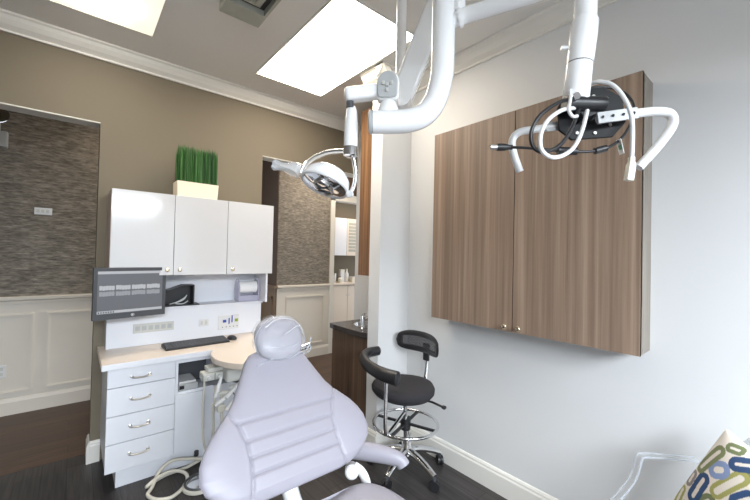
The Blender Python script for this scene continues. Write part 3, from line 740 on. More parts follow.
# seat
bm = BM(); nu, ny = 40, 60; F = []; B = []
def seat_hw(y): 
    v = (y-0.05)/(1.115-0.05); return 0.27*(1-abs(2*v-1)**7)**(1/3.0)*(0.9+0.12*v)
for j in range(ny+1):
    y = 0.05+1.065*j/ny; f_, b_ = [], []
    for i in range(nu+1):
        u = -1+2*i/nu; w_ = max(seat_hw(y), 0.002); x = CX+0.035+u*w_; e = (1-abs(u)**5)**0.5 if abs(u) < 1 else 0
        v = j/ny; ev = max(0, min(1, min(v, 1-v)/0.05))**0.5
        g = 0.004*math.exp(-((abs(u*w_)-0.13)/0.006)**2)
        for q in range(3): g += 0.004*math.exp(-((y-(0.98-0.05*q))/0.006)**2)*(1 if abs(u*w_) < 0.13 else 0)
        z = 0.60+0.03*u*u
        f_.append(bm.verts.new((x, y, z+0.04*e*ev-g))); b_.append(bm.verts.new((x, y, z-0.05*e*ev)))
    F.append(f_); B.append(b_)
for G in (F, B):
    for j in range(ny):
        for i in range(nu): bm.faces.new((G[j][i], G[j][i+1], G[j+1][i+1], G[j+1][i]))
for j in range(ny):
    for i in (0, nu): bm.faces.new((F[j][i], F[j+1][i], B[j+1][i], B[j][i]))
for i in range(nu):
    for j in (0, ny): bm.faces.new((F[j][i], F[j][i+1], B[j][i+1], B[j][i]))
bmesh.ops.remove_doubles(bm, verts=bm.verts, dist=0.0004)
obj('seat', bm, M_vinyl, t, smooth=True)
# armrest, hinge, lever
obj('armrest', tube(BM(), [(0.90, 1.31, 0.672), (0.95, 1.24, 0.676), (1.02, 1.155, 0.672), (1.07, 1.09, 0.660), (1.085, 1.068, 0.635)], lambda u: 0.036*(1-0.0*u)*(0.55 if u in (0, 1) else 1)*(0.8+0.3*math.sin(PI*min(1, u+0.2))), 18, 6, flat=0.85), M_vinyl, t, smooth=True)
obj('hinge', lathe(BM(), [(0.0, 0.03), (0.020, 0.03), (0.027, 0.022), (0.027, -0.05), (0, -0.05)], (0.872, 1.150, 0.655), (-0.55, -0.75, 0.35), 24), M_white, t, smooth=True)
obj('hinge_cap', lathe(BM(), [(0.0, 0.036), (0.009, 0.036), (0.010, 0.026), (0, 0.026)], (0.872, 1.150, 0.655), (-0.55, -0.75, 0.35), 16), M_lam, t, smooth=True)
obj('arm_bracket', tube(BM(), [(0.895, 1.165, 0.66), (0.915, 1.14, 0.64), (0.925, 1.12, 0.60), (0.915, 1.10, 0.54)], 0.019, 12, 5, flat=0.7), M_white, t, smooth=True)
obj('arm_bracket', tube(BM(), [(CX-0.02, 1.20, 0.67), (CX-0.02, 1.16, 0.63), (CX-0.02, 1.10, 0.60)], 0.03, 12, 5), M_white, t, smooth=True)
obj('pedestal', lathe(BM(), [(0.14, 0.03), (0.13, 0.08), (0.10, 0.14), (0.09, 0.42), (0.15, 0.50), (0.18, 0.56)], (CX, 0.72, 0), seg=32), M_white, t, smooth=True)
bm = BM(); prism(bm, [(CX-0.24, 0.36), (CX+0.24, 0.36), (CX+0.27, 0.72), (CX+0.2, 1.0), (CX-0.2, 1.0), (CX-0.27, 0.72)], 0, 0.035, 2)
obj('base_plate', bm, M_white, t, bevel=0.012)

# ================================================================== STOOL
SX, SY = 1.84, 1.785
t = thing('assistant_stool', 'black dental stool with chrome foot ring and curved body arm beside the stub wall', 'stool', (SX, SY, 0))
sx, sy = 1.775, 1.77      # seat centre
def caster(px, py, ang):
    c = obj('caster', (lambda b: (cyl(b, (px-0.011*math.sin(ang)-0.009*math.sin(ang), py+0.02*math.cos(ang), 0.0335), (px-0.004*math.sin(ang), py+0.004*math.cos(ang), 0.0335), 0.033, seg=22), cyl(b, (px+0.004*math.sin(ang), py-0.004*math.cos(ang), 0.0335), (px+0.02*math.sin(ang), py-0.02*math.cos(ang), 0.0335), 0.033, seg=22), b)[2])(BM()), M_black, t, smooth=True)
    obj('caster_hood', tube(BM(), [(px+0.0*math.cos(ang), py, 0.03), (px, py, 0.062), (px, py, 0.085)], 0.012, 12, 3), M_dgrey, c, smooth=True)
for k in range(5):
    a = math.atan2(1.715-SY, 1.585-SX)+2*PI*k/5
    ex, ey = SX+0.265*math.cos(a), SY+0.265*math.sin(a)
    p = [(SX+0.02*math.cos(a), SY+0.02*math.sin(a), 0.150), (SX+0.10*math.cos(a), SY+0.10*math.sin(a), 0.142), (SX+0.19*math.cos(a), SY+0.19*math.sin(a), 0.118), (ex, ey, 0.088)]
    obj('base_arm', tube(BM(), p, lambda u: 0.025-0.007*u, 14, 5, flat=1.2), M_chrome, t, smooth=True)
    caster(ex, ey, a+0.7*k)
obj('hub', lathe(BM(), [(0.03, 0.11), (0.042, 0.12), (0.042, 0.165), (0.03, 0.185), (0.028, 0.26), (0, 0.26)], (SX, SY, 0)), M_chrome, t, smooth=True)
tx, ty = sx+0.02, sy+0.005
obj('gas_lift', tube(BM(), [(SX, SY, 0.20), ((SX+tx)/2, (SY+ty)/2, 0.38), (tx, ty, 0.54)], lambda u: 0.024 if u < 0.5 else 0.015, 18, 6), M_chrome, t, smooth=True)
rx, ry, rz = 1.815, 1.78, 0.345
obj('ring_hub', cyl(BM(), (rx, ry, 0.305), (rx, ry, 0.385), 0.036), M_black, t, smooth=True)
obj('foot_ring', tube(BM(), [(rx+0.225*math.cos(a), ry+0.225*math.sin(a), rz) for a in [2*PI*k/48 for k in range(48)]], 0.0105, 12, 1, closed=True), M_chrome, t, smooth=True)
for k in range(4):
    a = 0.35+PI/2*k
    obj('ring_spoke', rbar(BM(), (rx+0.03*math.cos(a), ry+0.03*math.sin(a), rz), (rx+0.222*math.cos(a), ry+0.222*math.sin(a), rz), 0.022, 0.014), M_black, t, bevel=0.003)
bm = BM()
lathe(bm, [(0.0, 0.545), (0.12, 0.545), (0.19, 0.560), (0.212, 0.588), (0.214, 0.612), (0.205, 0.630), (0.17, 0.640), (0.10, 0.634), (0, 0.630)], (sx, sy, 0), seg=48)
for v in bm.verts:
    dx, dy = v.co.x-sx, v.co.y-sy; v.co.x = sx+dx*(1.0+0.04*math.cos(3*math.atan2(dy, dx))); v.co.y = sy+dy*1.05
obj('seat', bm, M_fabric, t, smooth=True)
obj('seat_mechanism', bx(sx-0.06, sx+0.10, sy-0.07, sy+0.06, 0.515, 0.545), M_black, t, bevel=0.006)
obj('lever', tube(BM(), [(sx+0.06, sy-0.07, 0.53), (sx+0.10, sy-0.16, 0.535), (sx+0.12, sy-0.235, 0.525), (sx+0.12, sy-0.27, 0.525)], lambda u: 0.007 if u < 0.8 else 0.012, 10, 5, flat=1.4), M_black, t, smooth=True)
# backrest, curved, on the wall side
bx_, by_ = 2.0, 1.835
bm = BM(); nu, nv = 30, 12; F = []; B = []
def bk2(u, v, off):
    y = by_+u*0.215; hh = 0.078*(1-abs(u)**4)**0.35 if abs(u) < 1 else 0
    z = 0.862+v*max(hh, 0.002)+0.012*(1-u*u)
    x = bx_+0.06*(1-u*u)-0.03+off
    return (x, y, z)
for j in range(nv+1):
    v = -1+2*j/nv
    e = [(1-abs(v)**6)**0.5*(1-abs(-1+2*i/nu)**8)**0.5 for i in range(nu+1)]
    F.append([bm.verts.new(bk2(-1+2*i/nu, v, -0.004-0.012*e[i])) for i in range(nu+1)])
    B.append([bm.verts.new(bk2(-1+2*i/nu, v, -0.003+0.012*e[i])) for i in range(nu+1)])
for G in (F, B):
    for j in range(nv):
        for i in range(nu):
            u = abs(-1+2*(i+0.5)/nu); v = abs(-1+2*(j+0.5)/nv)
            f = bm.faces.new((G[j][i], G[j][i+1], G[j+1][i+1], G[j+1][i]))
            f.material_index = 1 if (u < 0.82 and v < 0.55) else 0
for j in range(nv):
    for i in (0, nu): bm.faces.new((F[j][i], F[j+1][i], B[j+1][i], B[j][i]))
for i in range(nu):
    for j in (0, nv): bm.faces.new((F[j][i], F[j][i+1], B[j][i+1], B[j][i]))
obj('backrest', bm, [M_leather, M_meshm], t, smooth=True)
obj('backrest_post', tube(BM(), [(1.86, 1.78, 0.535), (1.95, 1.78, 0.54), (2.01, 1.785, 0.58), (2.04, 1.79, 0.70), (2.045, 1.80, 0.82)], 0.009, 12, 5, flat=1.8, up=(1, 0, 0)), M_chrome, t, smooth=True)
obj('backrest_bracket', bx(2.030, 2.052, 1.775, 1.825, 0.74, 0.87), M_black, t, bevel=0.004)
# curved body arm
obj('body_arm', tube(BM(), [(1.78, 2.03, 0.805), (1.68, 2.045, 0.80), (1.595, 1.99, 0.795), (1.53, 1.88, 0.785), (1.50, 1.76, 0.78), (1.50, 1.66, 0.775), (1.53, 1.56, 0.77)], lambda u: (0.043 if 0.02 < u < 0.98 else 0.026)*(0.8+0.27*u), 16, 6, flat=0.85), M_leather, t, smooth=True)
obj('arm_plate', rbar(BM(), (1.50, 1.70, 0.738), (1.515, 1.62, 0.738), 0.035, 0.01), M_chrome, t)
obj('arm_post', tube(BM(), [(1.508, 1.655, 0.74), (1.508, 1.655, 0.60), (1.51, 1.655, 0.45), (1.535, 1.665, 0.395), (1.62, 1.70, 0.40), (1.78, 1.765, 0.43)], 0.0125, 14, 6), M_chrome, t, smooth=True)

# ================================================================== OPERATORY LIGHT
t = thing('operatory_light', 'white dental operating light on a thick bent tube from the ceiling, over the chair', 'dental light', (0.93, 0.773, ZC))
obj('ceiling_plate', lathe(BM(), [(0.12, 0), (0.12, -0.03), (0.06, -0.06), (0.06, -0.08)], (0.93, 0.773, ZC)), M_enamel, t, smooth=True)
tp = [(0.925, 0.773, ZC-0.05), (0.927, 0.773, 2.7), (0.929, 0.773, 2.4), (0.930, 0.773, 2.2), (0.927, 0.776, 2.12), (0.913, 0.789, 2.045), (0.885, 0.813, 1.995), (0.845, 0.848, 1.975), (0.80, 0.888, 1.970), (0.757, 0.925, 1.968)]
obj('support_tube', tube(BM(), tp, 0.0385, 28, 6), M_enamel, t, smooth=True)
e0 = Vector((0.757, 0.925, 1.968)); ed = (Vector((0.757, 0.925, 1.968))-Vector((0.80, 0.888, 1.970))).normalized()
obj('end_cap', lathe(BM(), [(0.036, 0), (0.036, 0.004), (0.0395, 0.005), (0.0395, 0.012), (0.03, 0.016), (0, 0.016)], e0, ed), M_plategrey, t, smooth=True)
kc = Vector((0.806, 0.905, 2.0))
obj('cone', lathe(BM(), [(0.040, 0.0), (0.038, 0.015), (0.028, 0.040), (0.022, 0.046), (0, 0.046)], kc, (0, 0, 1)), M_enamel, t, smooth=True)
obj('neck', cyl(BM(), kc+Vector((0, 0, 0.04)), kc+Vector((0, 0, 0.075)), 0.014), M_dgrey, t, smooth=True)
# knuckle: rounded housing facing the camera
kn = Vector((0.805, 0.906, 2.093)); vd = Vector((0.72, 0.66, 0.0)).normalized(); sd = Vector((0, 0, 1)).cross(vd)
def lozenge(bm, c, n, s, hw_, hh, dep):
    c = Vector(c); n = Vector(n).normalized(); s = Vector(s).normalized(); u = n.cross(s)
    if u.z < 0: u = -u
    pts = []
    for k in range(13): a = PI*k/12; pts.append((hw_*math.cos(a), hh*0.35+hw_*math.sin(a)))
    for k in range(5): a = PI+PI/2*k/4; pts.append((-hw_+0.012+0.012*math.cos(a), -hh+0.012+0.012*math.sin(a)))
    for k in range(5): a = 1.5*PI+PI/2*k/4; pts.append((hw_-0.012+0.012*math.cos(a), -hh+0.012+0.012*math.sin(a)))
    A = [bm.verts.new(c+s*p[0]+u*p[1]-n*dep/2) for p in pts]; B = [bm.verts.new(c+s*p[0]+u*p[1]+n*dep/2) for p in pts]
    bm.faces.new(A); bm.faces.new(B[::-1]); n_ = len(A)
    for i in range(n_): bm.faces.new((A[i], B[i], B[(i+1) % n_], A[(i+1) % n_]))
    return bm
obj('knuckle', lozenge(BM(), kn+vd*0.02, vd, sd, 0.038, 0.045, 0.075), M_enamel, t, bevel=0.006)
kp = obj('knuckle_cover', lozenge(BM(), kn-vd*0.021, vd, sd, 0.034, 0.041, 0.008), M_plategrey, t, bevel=0.003)
bm = BM()
for a, b in ((0, 0), (-0.014, 0.006), (0.014, 0.006), (0, -0.018)):
    rbar(bm, kn-vd*0.027+sd*(a-0.004)+Vector((0, 0, b)), kn-vd*0.027+sd*(a+0.004)+Vector((0, 0, b)), 0.008, 0.012)
obj('vent_slots', bm, M_tan, kp)
a0 = kn+vd*0.02+sd*0.01; a1 = Vector((0.693, 1.003, 2.064))
obj('arm', rbar(BM(), a0, a1, 0.050, 0.046), M_enamel, t, bevel=0.012, seg=4)
ax, ay = 0.708, 0.992
obj('swivel', cyl(BM(), (ax, ay, 2.045), (ax, ay, 2.025), 0.013), M_dgrey, t, smooth=True)
obj('drop_handle', lathe(BM(), [(0.014, 0.165), (0.019, 0.150), (0.0225, 0.11), (0.024, 0.06), (0.0235, 0.0), (0, 0)], (ax+0.012, ay+0.007, 1.868)), M_enamel, t, smooth=True)
obj('collar', lathe(BM(), [(0.025, 0.030), (0.0255, 0.0), (0.02, -0.004)], (ax+0.012, ay+0.007, 1.862)), M_chrome, t, smooth=True)
# chrome yoke holding the head at its two sides
yk = [(0.732, 1.01, 1.880), (0.712, 1.035, 1.884), (0.68, 1.08, 1.882), (0.650, 1.12, 1.866), (0.630, 1.145, 1.842), (0.618, 1.155, 1.808)]
obj('yoke', tube(BM(), yk, 0.0085, 12, 6, flat=1.5), M_chrome, t, smooth=True)
obj('yoke', tube(BM(), [(0.735, 1.01, 1.875), (0.745, 1.01, 1.84), (0.752, 1.01, 1.80), (0.75, 1.015, 1.765), (0.744, 1.02, 1.745)], 0.007, 12, 6, flat=1.3), M_chrome, t, smooth=True)
obj('yoke_knob', lathe(BM(), [(0.0, -0.012), (0.012, -0.010), (0.013, 0.01), (0.0, 0.014)], (0.738, 1.022, 1.735), (0.6, -0.7, 0.2)), M_white, t, smooth=True)
# head: shallow dome, tipped so its open underside shows
hcn = Vector((0.680, 1.092, 1.772)); hax = Vector((0.40, 0.02, 0.92)).normalized()
obj('lamp_head', lathe(BM(), [(0.080, -0.006), (0.087, 0.0), (0.086, 0.010), (0.080, 0.030), (0.062, 0.050), (0.03, 0.059), (0, 0.060)], hcn, hax, 40), M_enamel, t, smooth=True)
o1 = hax.orthogonal().normalized(); o2 = hax.cross(o1)
obj('rim', tube(BM(), [tuple(hcn+hax*(-0.006)+(o1*math.cos(a)+o2*math.sin(a))*0.085) for a in [2*PI*k/48 for k in range(48)]], 0.0055, 10, 1, closed=True), M_white, t, smooth=True)
rf = obj('reflector', lathe(BM(), [(0.080, -0.008), (0.05, -0.014), (0.0, -0.017)], hcn, hax, 40), M_reflector, t, smooth=True)
obj('bulb_shield', tube(BM(), [tuple(hcn+hax*(-0.018)+(o1*math.cos(a)*0.052+o2*math.sin(a)*0.030)) for a in [2*PI*k/30 for k in range(30)]], 0.0045, 8, 1, closed=True), M_nickel, rf, smooth=True)
for k in (-1, 1): obj('bulb_clip', tube(BM(), [hcn-hax*0.018+o1*0.03*k-o2*0.03, hcn-hax*0.024+o1*0.012*k, hcn-hax*0.018+o1*0.03*k+o2*0.03], 0.004, 8, 4), M_dgrey, rf, smooth=True)
for k in (-1, 1): obj('screw', cyl(BM(), hcn+hax*0.050+o1*0.012*k, hcn+hax*0.074+o1*0.014*k, 0.0022, seg=8), M_chrome, t)
# side grip in plastic film
gp0, gp1 = Vector((0.617, 1.155, 1.818)), Vector((0.552, 1.220, 1.838))
obj('grip', tube(BM(), [gp0, gp0*0.6+gp1*0.4+Vector((0, 0, -0.004)), gp1], 0.0085, 12, 4), M_tan, t, smooth=True)
bm = tube(BM(), [gp0, gp0*0.7+gp1*0.3, gp0*0.3+gp1*0.7, gp1+(gp1-gp0)*0.12], lambda u: 0.020+0.006*math.sin(u*6), 20, 6)
for v in bm.verts:
    a = v.co.x*190+v.co.z*260; v.co += Vector((math.sin(a), math.sin(a*1.4+1), math.cos(a*1.2)))*0.003
obj('film_sleeve', bm, M_sleeve, t, smooth=True)

# second arm beyond, with its thin pole
t = thing('equipment_arm', 'white diagonal arm and slim pole hanging from the ceiling behind the thick tube', 'equipment arm', (1.095, 1.15, ZC))
obj('ceiling_plate', lathe(BM(), [(0.07, 0), (0.07, -0.02), (0.03, -0.035), (0.03, -0.05)], (1.090, 1.148, ZC)), M_enamel, t, smooth=True)
obj('pole', tube(BM(), [(1.090, 1.148, ZC-0.03), (1.093, 1.149, 2.668), (1.098, 1.151, 2.34)], 0.0235, 20, 2), M_enamel, t, smooth=True)
obj('pole_tip', lathe(BM(), [(0.016, 0.02), (0.016, -0.06), (0.012, -0.065), (0, -0.065)], (1.094, 1.151, 2.33)), M_enamel, t, smooth=True)
obj('pole_tip_screw', cyl(BM(), (1.094, 1.12, 2.30), (1.094, 1.151, 2.30), 0.009), M_nickel, t, smooth=True)
d0, d1 = Vector((1.175, 0.89, 2.80)), Vector((0.998, 1.045, 2.155))
obj('arm', rbar(BM(), d0, d1, 0.092, 0.06, (0.7, 0.7, 0)), M_enamel, t, bevel=0.012, seg=3)
obj('arm_joint', cyl(BM(), d0-Vector((0.03, 0.04, 0)), d0+Vector((0.03, 0.04, 0)), 0.05), M_enamel, t, smooth=True)
obj('arm_hanger', cyl(BM(), d0, (d0.x, d0.y, ZC), 0.022), M_enamel, t, smooth=True)
obj('arm_joint', cyl(BM(), d1-Vector((0.03, 0.03, 0)), d1+Vector((0.03, 0.03, 0)), 0.042), M_enamel, t, smooth=True)
obj('pole_link', rbar(BM(), (1.095, 1.15, 2.36), (1.02, 1.05, 2.20), 0.02, 0.02), M_enamel, t)

# ================================================================== MONITOR MOUNT with grab handles
t = thing('monitor_mount', 'white jointed column with black plate and two curved white grab handles, no screen on it', 'monitor mount', (1.067, 0.395, 2.3))
obj('arm', tube(BM(), [(0.95, 0.753, 2.314), (0.979, 0.703, 2.325), (1.012, 0.596, 2.321), (1.048, 0.488, 2.32), (1.075, 0.386, 2.327)], 0.026, 20, 5), M_enamel, t, smooth=True)
obj('arm_collar', bx(0.935, 0.975, 0.715, 0.76, 2.335, 2.50), M_enamel, t, bevel=0.008)
obj('arm_ring', tube(BM(), [(0.9605, 0.735, 2.3165), (0.966, 0.725, 2.319)], 0.032, 20, 1), M_enamel, t, smooth=True)
obj('column', tube(BM(), [(1.074, 0.386, 2.42), (1.077, 0.386, 2.30), (1.077, 0.388, 2.18)], 0.0295, 28, 2), M_enamel, t, smooth=True)
obj('sleeve', lathe(BM(), [(0.029, 0.012), (0.0345, 0.0), (0.0355, -0.04), (0.0345, -0.118)], (1.0765, 0.388, 2.186), (0.072, -0.075, 1)), M_enamel, t, smooth=True)
obj('sleeve', lathe(BM(), [(0.034, 0.0), (0.034, -0.095), (0.030, -0.10)], (1.0675, 0.3975, 2.066), (0.06, -0.06, 1)), M_enamel, t, smooth=True)
obj('sleeve_seam', lathe(BM(), [(0.0335, 0.004), (0.0335, -0.002)], (1.0675, 0.3975, 2.067), (0.06, -0.06, 1)), M_dgrey, t, smooth=True)
obj('fork', tube(BM(), [(1.028, 0.405, 1.985), (1.005, 0.395, 1.955), (0.996, 0.395, 1.92), (1.003, 0.389, 1.902), (1.02, 0.383, 1.905)], 0.0045, 10, 4), M_white, t, smooth=True)
obj('sleeve_knob', cyl(BM(), (1.045, 0.420, 2.115), (1.032, 0.433, 2.115), 0.006), M_white, t, smooth=True)
obj('tilt_joint', cyl(BM(), (1.03, 0.42, 1.955), (1.115, 0.35, 1.955), 0.02), M_black, t, smooth=True)
obj('tilt_bolt', cyl(BM(), (1.022, 0.385, 1.962), (1.03, 0.395, 1.962), 0.010), M_chrome, t, smooth=True)
# chamfered black plate, its plane facing the camera roughly and leaning
P0 = Vector((1.134, 0.386, 1.940)); pr = Vector((0.72, -0.66, 0.10)).normalized(); pu = Vector((0.10, 0.0, 1)).normalized(); pu = (pu-pr*pu.dot(pr)).normalized(); pn = pr.cross(pu)
def plate(bm, pts, d0, d1):
    A = [bm.verts.new(P0+pr*a+pu*b+pn*d0) for a, b in pts]; B = [bm.verts.new(P0+pr*a+pu*b+pn*d1) for a, b in pts]; n = len(pts)
    bm.faces.new(A); bm.faces.new(B[::-1])
    for i in range(n): bm.faces.new((A[i], B[i], B[(i+1) % n], A[(i+1) % n]))
    return bm
pp = [(-0.095, 0.03), (-0.065, 0.075), (0.045, 0.082), (0.092, 0.045), (0.092, -0.030), (0.05, -0.070), (-0.065, -0.068), (-0.098, -0.035)]
pl = obj('plate', plate(BM(), pp, -0.008, 0.0), mat('black_steel', srgb(20, 20, 22), 0.55, spec=0.3), t, bevel=0.002)
for a, b in ((-0.05, -0.05), (0.0, -0.055), (0.045, 0.045), (0.045, -0.035), (-0.045, 0.05), (0.01, 0.055)):
    obj('screw', (lambda c: cyl(BM(), c, c+pn*0.004, 0.0045, seg=10))(P0+pr*a+pu*b), M_nickel, pl)
obj('arm_bracket', (lambda: rbar(BM(), P0-pr*0.055+pu*0.005+pn*0.012, P0-pr*0.01+pu*0.015+pn*0.012, 0.05, 0.06, pu))(), M_black, t, bevel=0.004)
hr = [(1.112, 0.363, 1.916), (1.159, 0.324, 1.927), (1.202, 0.288, 1.936), (1.234, 0.261, 1.941), (1.262, 0.237, 1.938), (1.273, 0.228, 1.922), (1.271, 0.230, 1.900), (1.255, 0.244, 1.866), (1.23, 0.266, 1.824), (1.205, 0.291, 1.783)]
h1 = obj('grab_handle', tube(BM(), hr, 0.0125, 16, 6), M_white, t, smooth=True)
obj('handle_mount', rbar(BM(), (1.10, 0.361, 1.914), (1.185, 0.290, 1.932), 0.008, 0.030), M_plategrey, t)
for k in range(4):
    p = Vector((1.108+0.022*k, 0.350-0.0185*k, 1.916+0.0045*k)); v_ = (Vector((0, 0, 1.93))-p).normalized()
    obj('screw', cyl(BM(), p, p+v_*0.006, 0.0035, seg=10), M_dgrey, t)
hl = [(1.10, 0.455, 1.915), (1.075, 0.478, 1.914), (1.039, 0.516, 1.907), (1.023, 0.543, 1.904), (1.016, 0.560, 1.892), (1.013, 0.565, 1.867), (1.021, 0.559, 1.827), (1.034, 0.549, 1.785)]
obj('grab_handle', tube(BM(), hl, 0.0110, 16, 6), M_white, t, smooth=True)
obj('handle_mount', rbar(BM(), (1.105, 0.440, 1.917), (1.06, 0.484, 1.912), 0.008, 0.026), M_plategrey, t)

# cables hanging on the mount
t = thing('black_video_cable', 'black cable looped round the mount, its plug pointing left past the cabinet', 'cable', (1.06, 0.39, 1.95))
obj('cord', tube(BM(), [(1.057, 0.396, 1.955), (1.011, 0.409, 1.954), (0.962, 0.424, 1.928), (0.924, 0.443, 1.892), (0.911, 0.455, 1.852), (0.916, 0.452, 1.817), (0.933, 0.438, 1.802), (0.965, 0.424, 1.811), (0.995, 0.411, 1.834), (1.023, 0.4, 1.873), (1.045, 0.393, 1.918), (1.062, 0.392, 1.947)], 0.0052, 12, 5), M_black, t, smooth=True)
obj('cord', tube(BM(), [(0.92, 0.527, 1.832), (0.949, 0.476, 1.824), (0.992, 0.428, 1.817), (1.044, 0.384, 1.814), (1.093, 0.342, 1.823), (1.142, 0.314, 1.858), (1.185, 0.302, 1.916), (1.21, 0.306, 1.969), (1.213, 0.329, 2.01), (1.195, 0.366, 2.033), (1.147, 0.397, 2.027)], 0.0038, 12, 5), M_black, t, smooth=True)
pg = obj('plug', tube(BM(), [(0.898, 0.546, 1.831), (0.905, 0.54, 1.831), (0.93, 0.518, 1.8315)], lambda u: 0.0105 if u < 0.75 else 0.007, 12, 3), M_black, t, smooth=True)
obj('plug_tip', cyl(BM(), (0.884, 0.5585, 1.8308), (0.899, 0.545, 1.831), 0.0075), M_nickel, pg, smooth=True)
obj('ferrite_bead', cyl(BM(), (0.997, 0.423, 1.8165), (1.036, 0.39, 1.8145), 0.010), M_black, t, smooth=True)
obj('ferrite_bead', cyl(BM(), (1.075, 0.358, 1.817), (1.10, 0.339, 1.826), 0.009), M_black, t, smooth=True)
tg = obj('cable_tag', rbar(BM(), (1.128, 0.318, 1.852), (1.137, 0.312, 1.812), 0.022, 0.0012, (0.7, -0.7, 0)) , M_paper_white, t)
obj('tag_mark', rbar(BM(), (1.1305, 0.3145, 1.836), (1.133, 0.3125, 1.824), 0.012, 0.004, (0.7, -0.7, 0)), mat('tag_green', srgb(120, 170, 130), 0.6), tg)
t = thing('white_video_cable', 'white cable looped over the black plate with its plug hanging beside the right grab handle', 'cable', (1.077, 0.378, 2.0))
obj('cord', tube(BM(), [(1.051, 0.401, 1.941), (0.983, 0.407, 1.918), (0.935, 0.422, 1.883), (0.912, 0.429, 1.843), (0.913, 0.429, 1.806), (0.927, 0.417, 1.786), (0.947, 0.401, 1.784), (0.981, 0.385, 1.803), (1.007, 0.375, 1.836), (1.044, 0.375, 1.887), (1.066, 0.375, 1.931)], 0.0055, 12, 5), M_white, t, smooth=True)
obj('cord', tube(BM(), [(1.11, 0.41, 2.005), (1.12, 0.395, 2.025), (1.110, 0.365, 2.022), (1.095, 0.345, 2.008), (1.09, 0.322, 1.99), (1.096, 0.301, 1.957), (1.10, 0.284, 1.909), (1.104, 0.280, 1.862), (1.103, 0.281, 1.785)], 0.0055, 12, 5), M_white, t, smooth=True)
obj('plug', tube(BM(), [(1.103, 0.281, 1.792), (1.1025, 0.282, 1.770), (1.099, 0.286, 1.729)], lambda u: 0.009 if u < 0.35 else 0.0125, 4, 3), M_cream, t, bevel=0.002)

# ================================================================== HALL FITTINGS
t = thing('emergency_light', 'grey emergency light box with a round chrome lamp head high on the hall wallpaper', 'emergency light', (-0.58, YH, 2.55))
obj('box', bx(-0.74, -0.485, YH-0.07, YH, 2.41, 2.55), M_plategrey, t, bevel=0.006)
obj('lamp_head', lathe(BM(), [(0.03, 0.05), (0.055, 0.03), (0.07, -0.01), (0.075, -0.02), (0.065, -0.022), (0.0, -0.012)], (-0.545, YH-0.075, 2.69), (0.1, 1, 0.1)), M_chrome, t, smooth=True)
obj('neck', cyl(BM(), (-0.545, YH-0.04, 2.545), (-0.545, YH-0.04, 2.68), 0.012), M_plategrey, t, smooth=True)
t = thing('light_switch', 'small white double switch plate on the hall wallpaper above the wainscot', 'switch', (-0.239, YH, 1.869))
obj('plate', bx(-0.30, -0.175, YH-0.006, YH, 1.835, 1.90), M_white, t, bevel=0.002)
for x in (-0.285, -0.253, -0.218): obj('toggle', bx(x, x+0.022, YH-0.011, YH-0.006, 1.853, 1.882), M_tan, t)
t = thing('hall_outlet', 'white outlet plate low on the hall wainscot at the left edge', 'outlet', (-0.47, YH-0.012, 0.40))
obj('plate', bx(-0.515, -0.445, YH-0.018, YH-0.012, 0.345, 0.455), M_white, t, bevel=0.002)
for z in (0.365, 0.41): obj('socket', bx(-0.497, -0.463, YH-0.021, YH-0.018, z, z+0.027), M_tan, t)

# ================================================================== LABORATORY beyond the hall
t = thing('laboratory_wall_cabinet', 'pale wall cabinet with one solid and one reeded glass door in the far room', 'cabinet', (4.0, 5.6, 1.51))
obj('body', bx(3.66, 4.75, 5.52, 5.75, 1.51, 2.20), M_labcab, t)
obj('door', bx(3.655, 3.925, 5.50, 5.518, 1.505, 2.205), M_lam, t, bevel=0.003)
d = obj('door', bx(3.93, 4.44, 5.50, 5.518, 1.505, 2.205), M_labcab, t, bevel=0.003)
bm = BM()
for k in range(9): box(bm, 3.975, 4.39, 5.494, 5.501, 1.58+k*0.063, 1.58+k*0.063+0.045)
obj('louvre', bm, M_labglass, d)
obj('door', bx(4.445, 4.75, 5.50, 5.518, 1.505, 2.205), M_lam, t, bevel=0.003)
t = thing('laboratory_base_cabinet', 'pale tan base cabinet with small knobs in the far room', 'cabinet', (4.0, 5.5, 0))
obj('body', bx(3.40, 4.90, 5.40, 5.74, 0.08, 0.965), M_labcab, t)
for a in (3.40, 3.89, 4.38):
    d = obj('door', bx(a+0.003, a+0.485, 5.38, 5.398, 0.09, 0.955), M_labcab, t, bevel=0.003)
    for q in (a+0.03, a+0.455): obj('knob', lathe(BM(), [(0.006, 0), (0.006, 0.01), (0.014, 0.015), (0, 0.024)], (q, 5.38, 0.78), (0, -1, 0), 12), M_nickel, d, smooth=True)
obj('plinth', bx(3.42, 4.88, 5.45, 5.74, 0, 0.08), M_labcab, t)
t = thing('laboratory_countertop', 'cream countertop carrying bottles and jars in the far room', 'countertop', (4.0, 5.5, 0.965))
obj('slab', bx(3.37, 4.90, 5.35, 5.74, 0.967, 1.0), M_top, t, bevel=0.003)
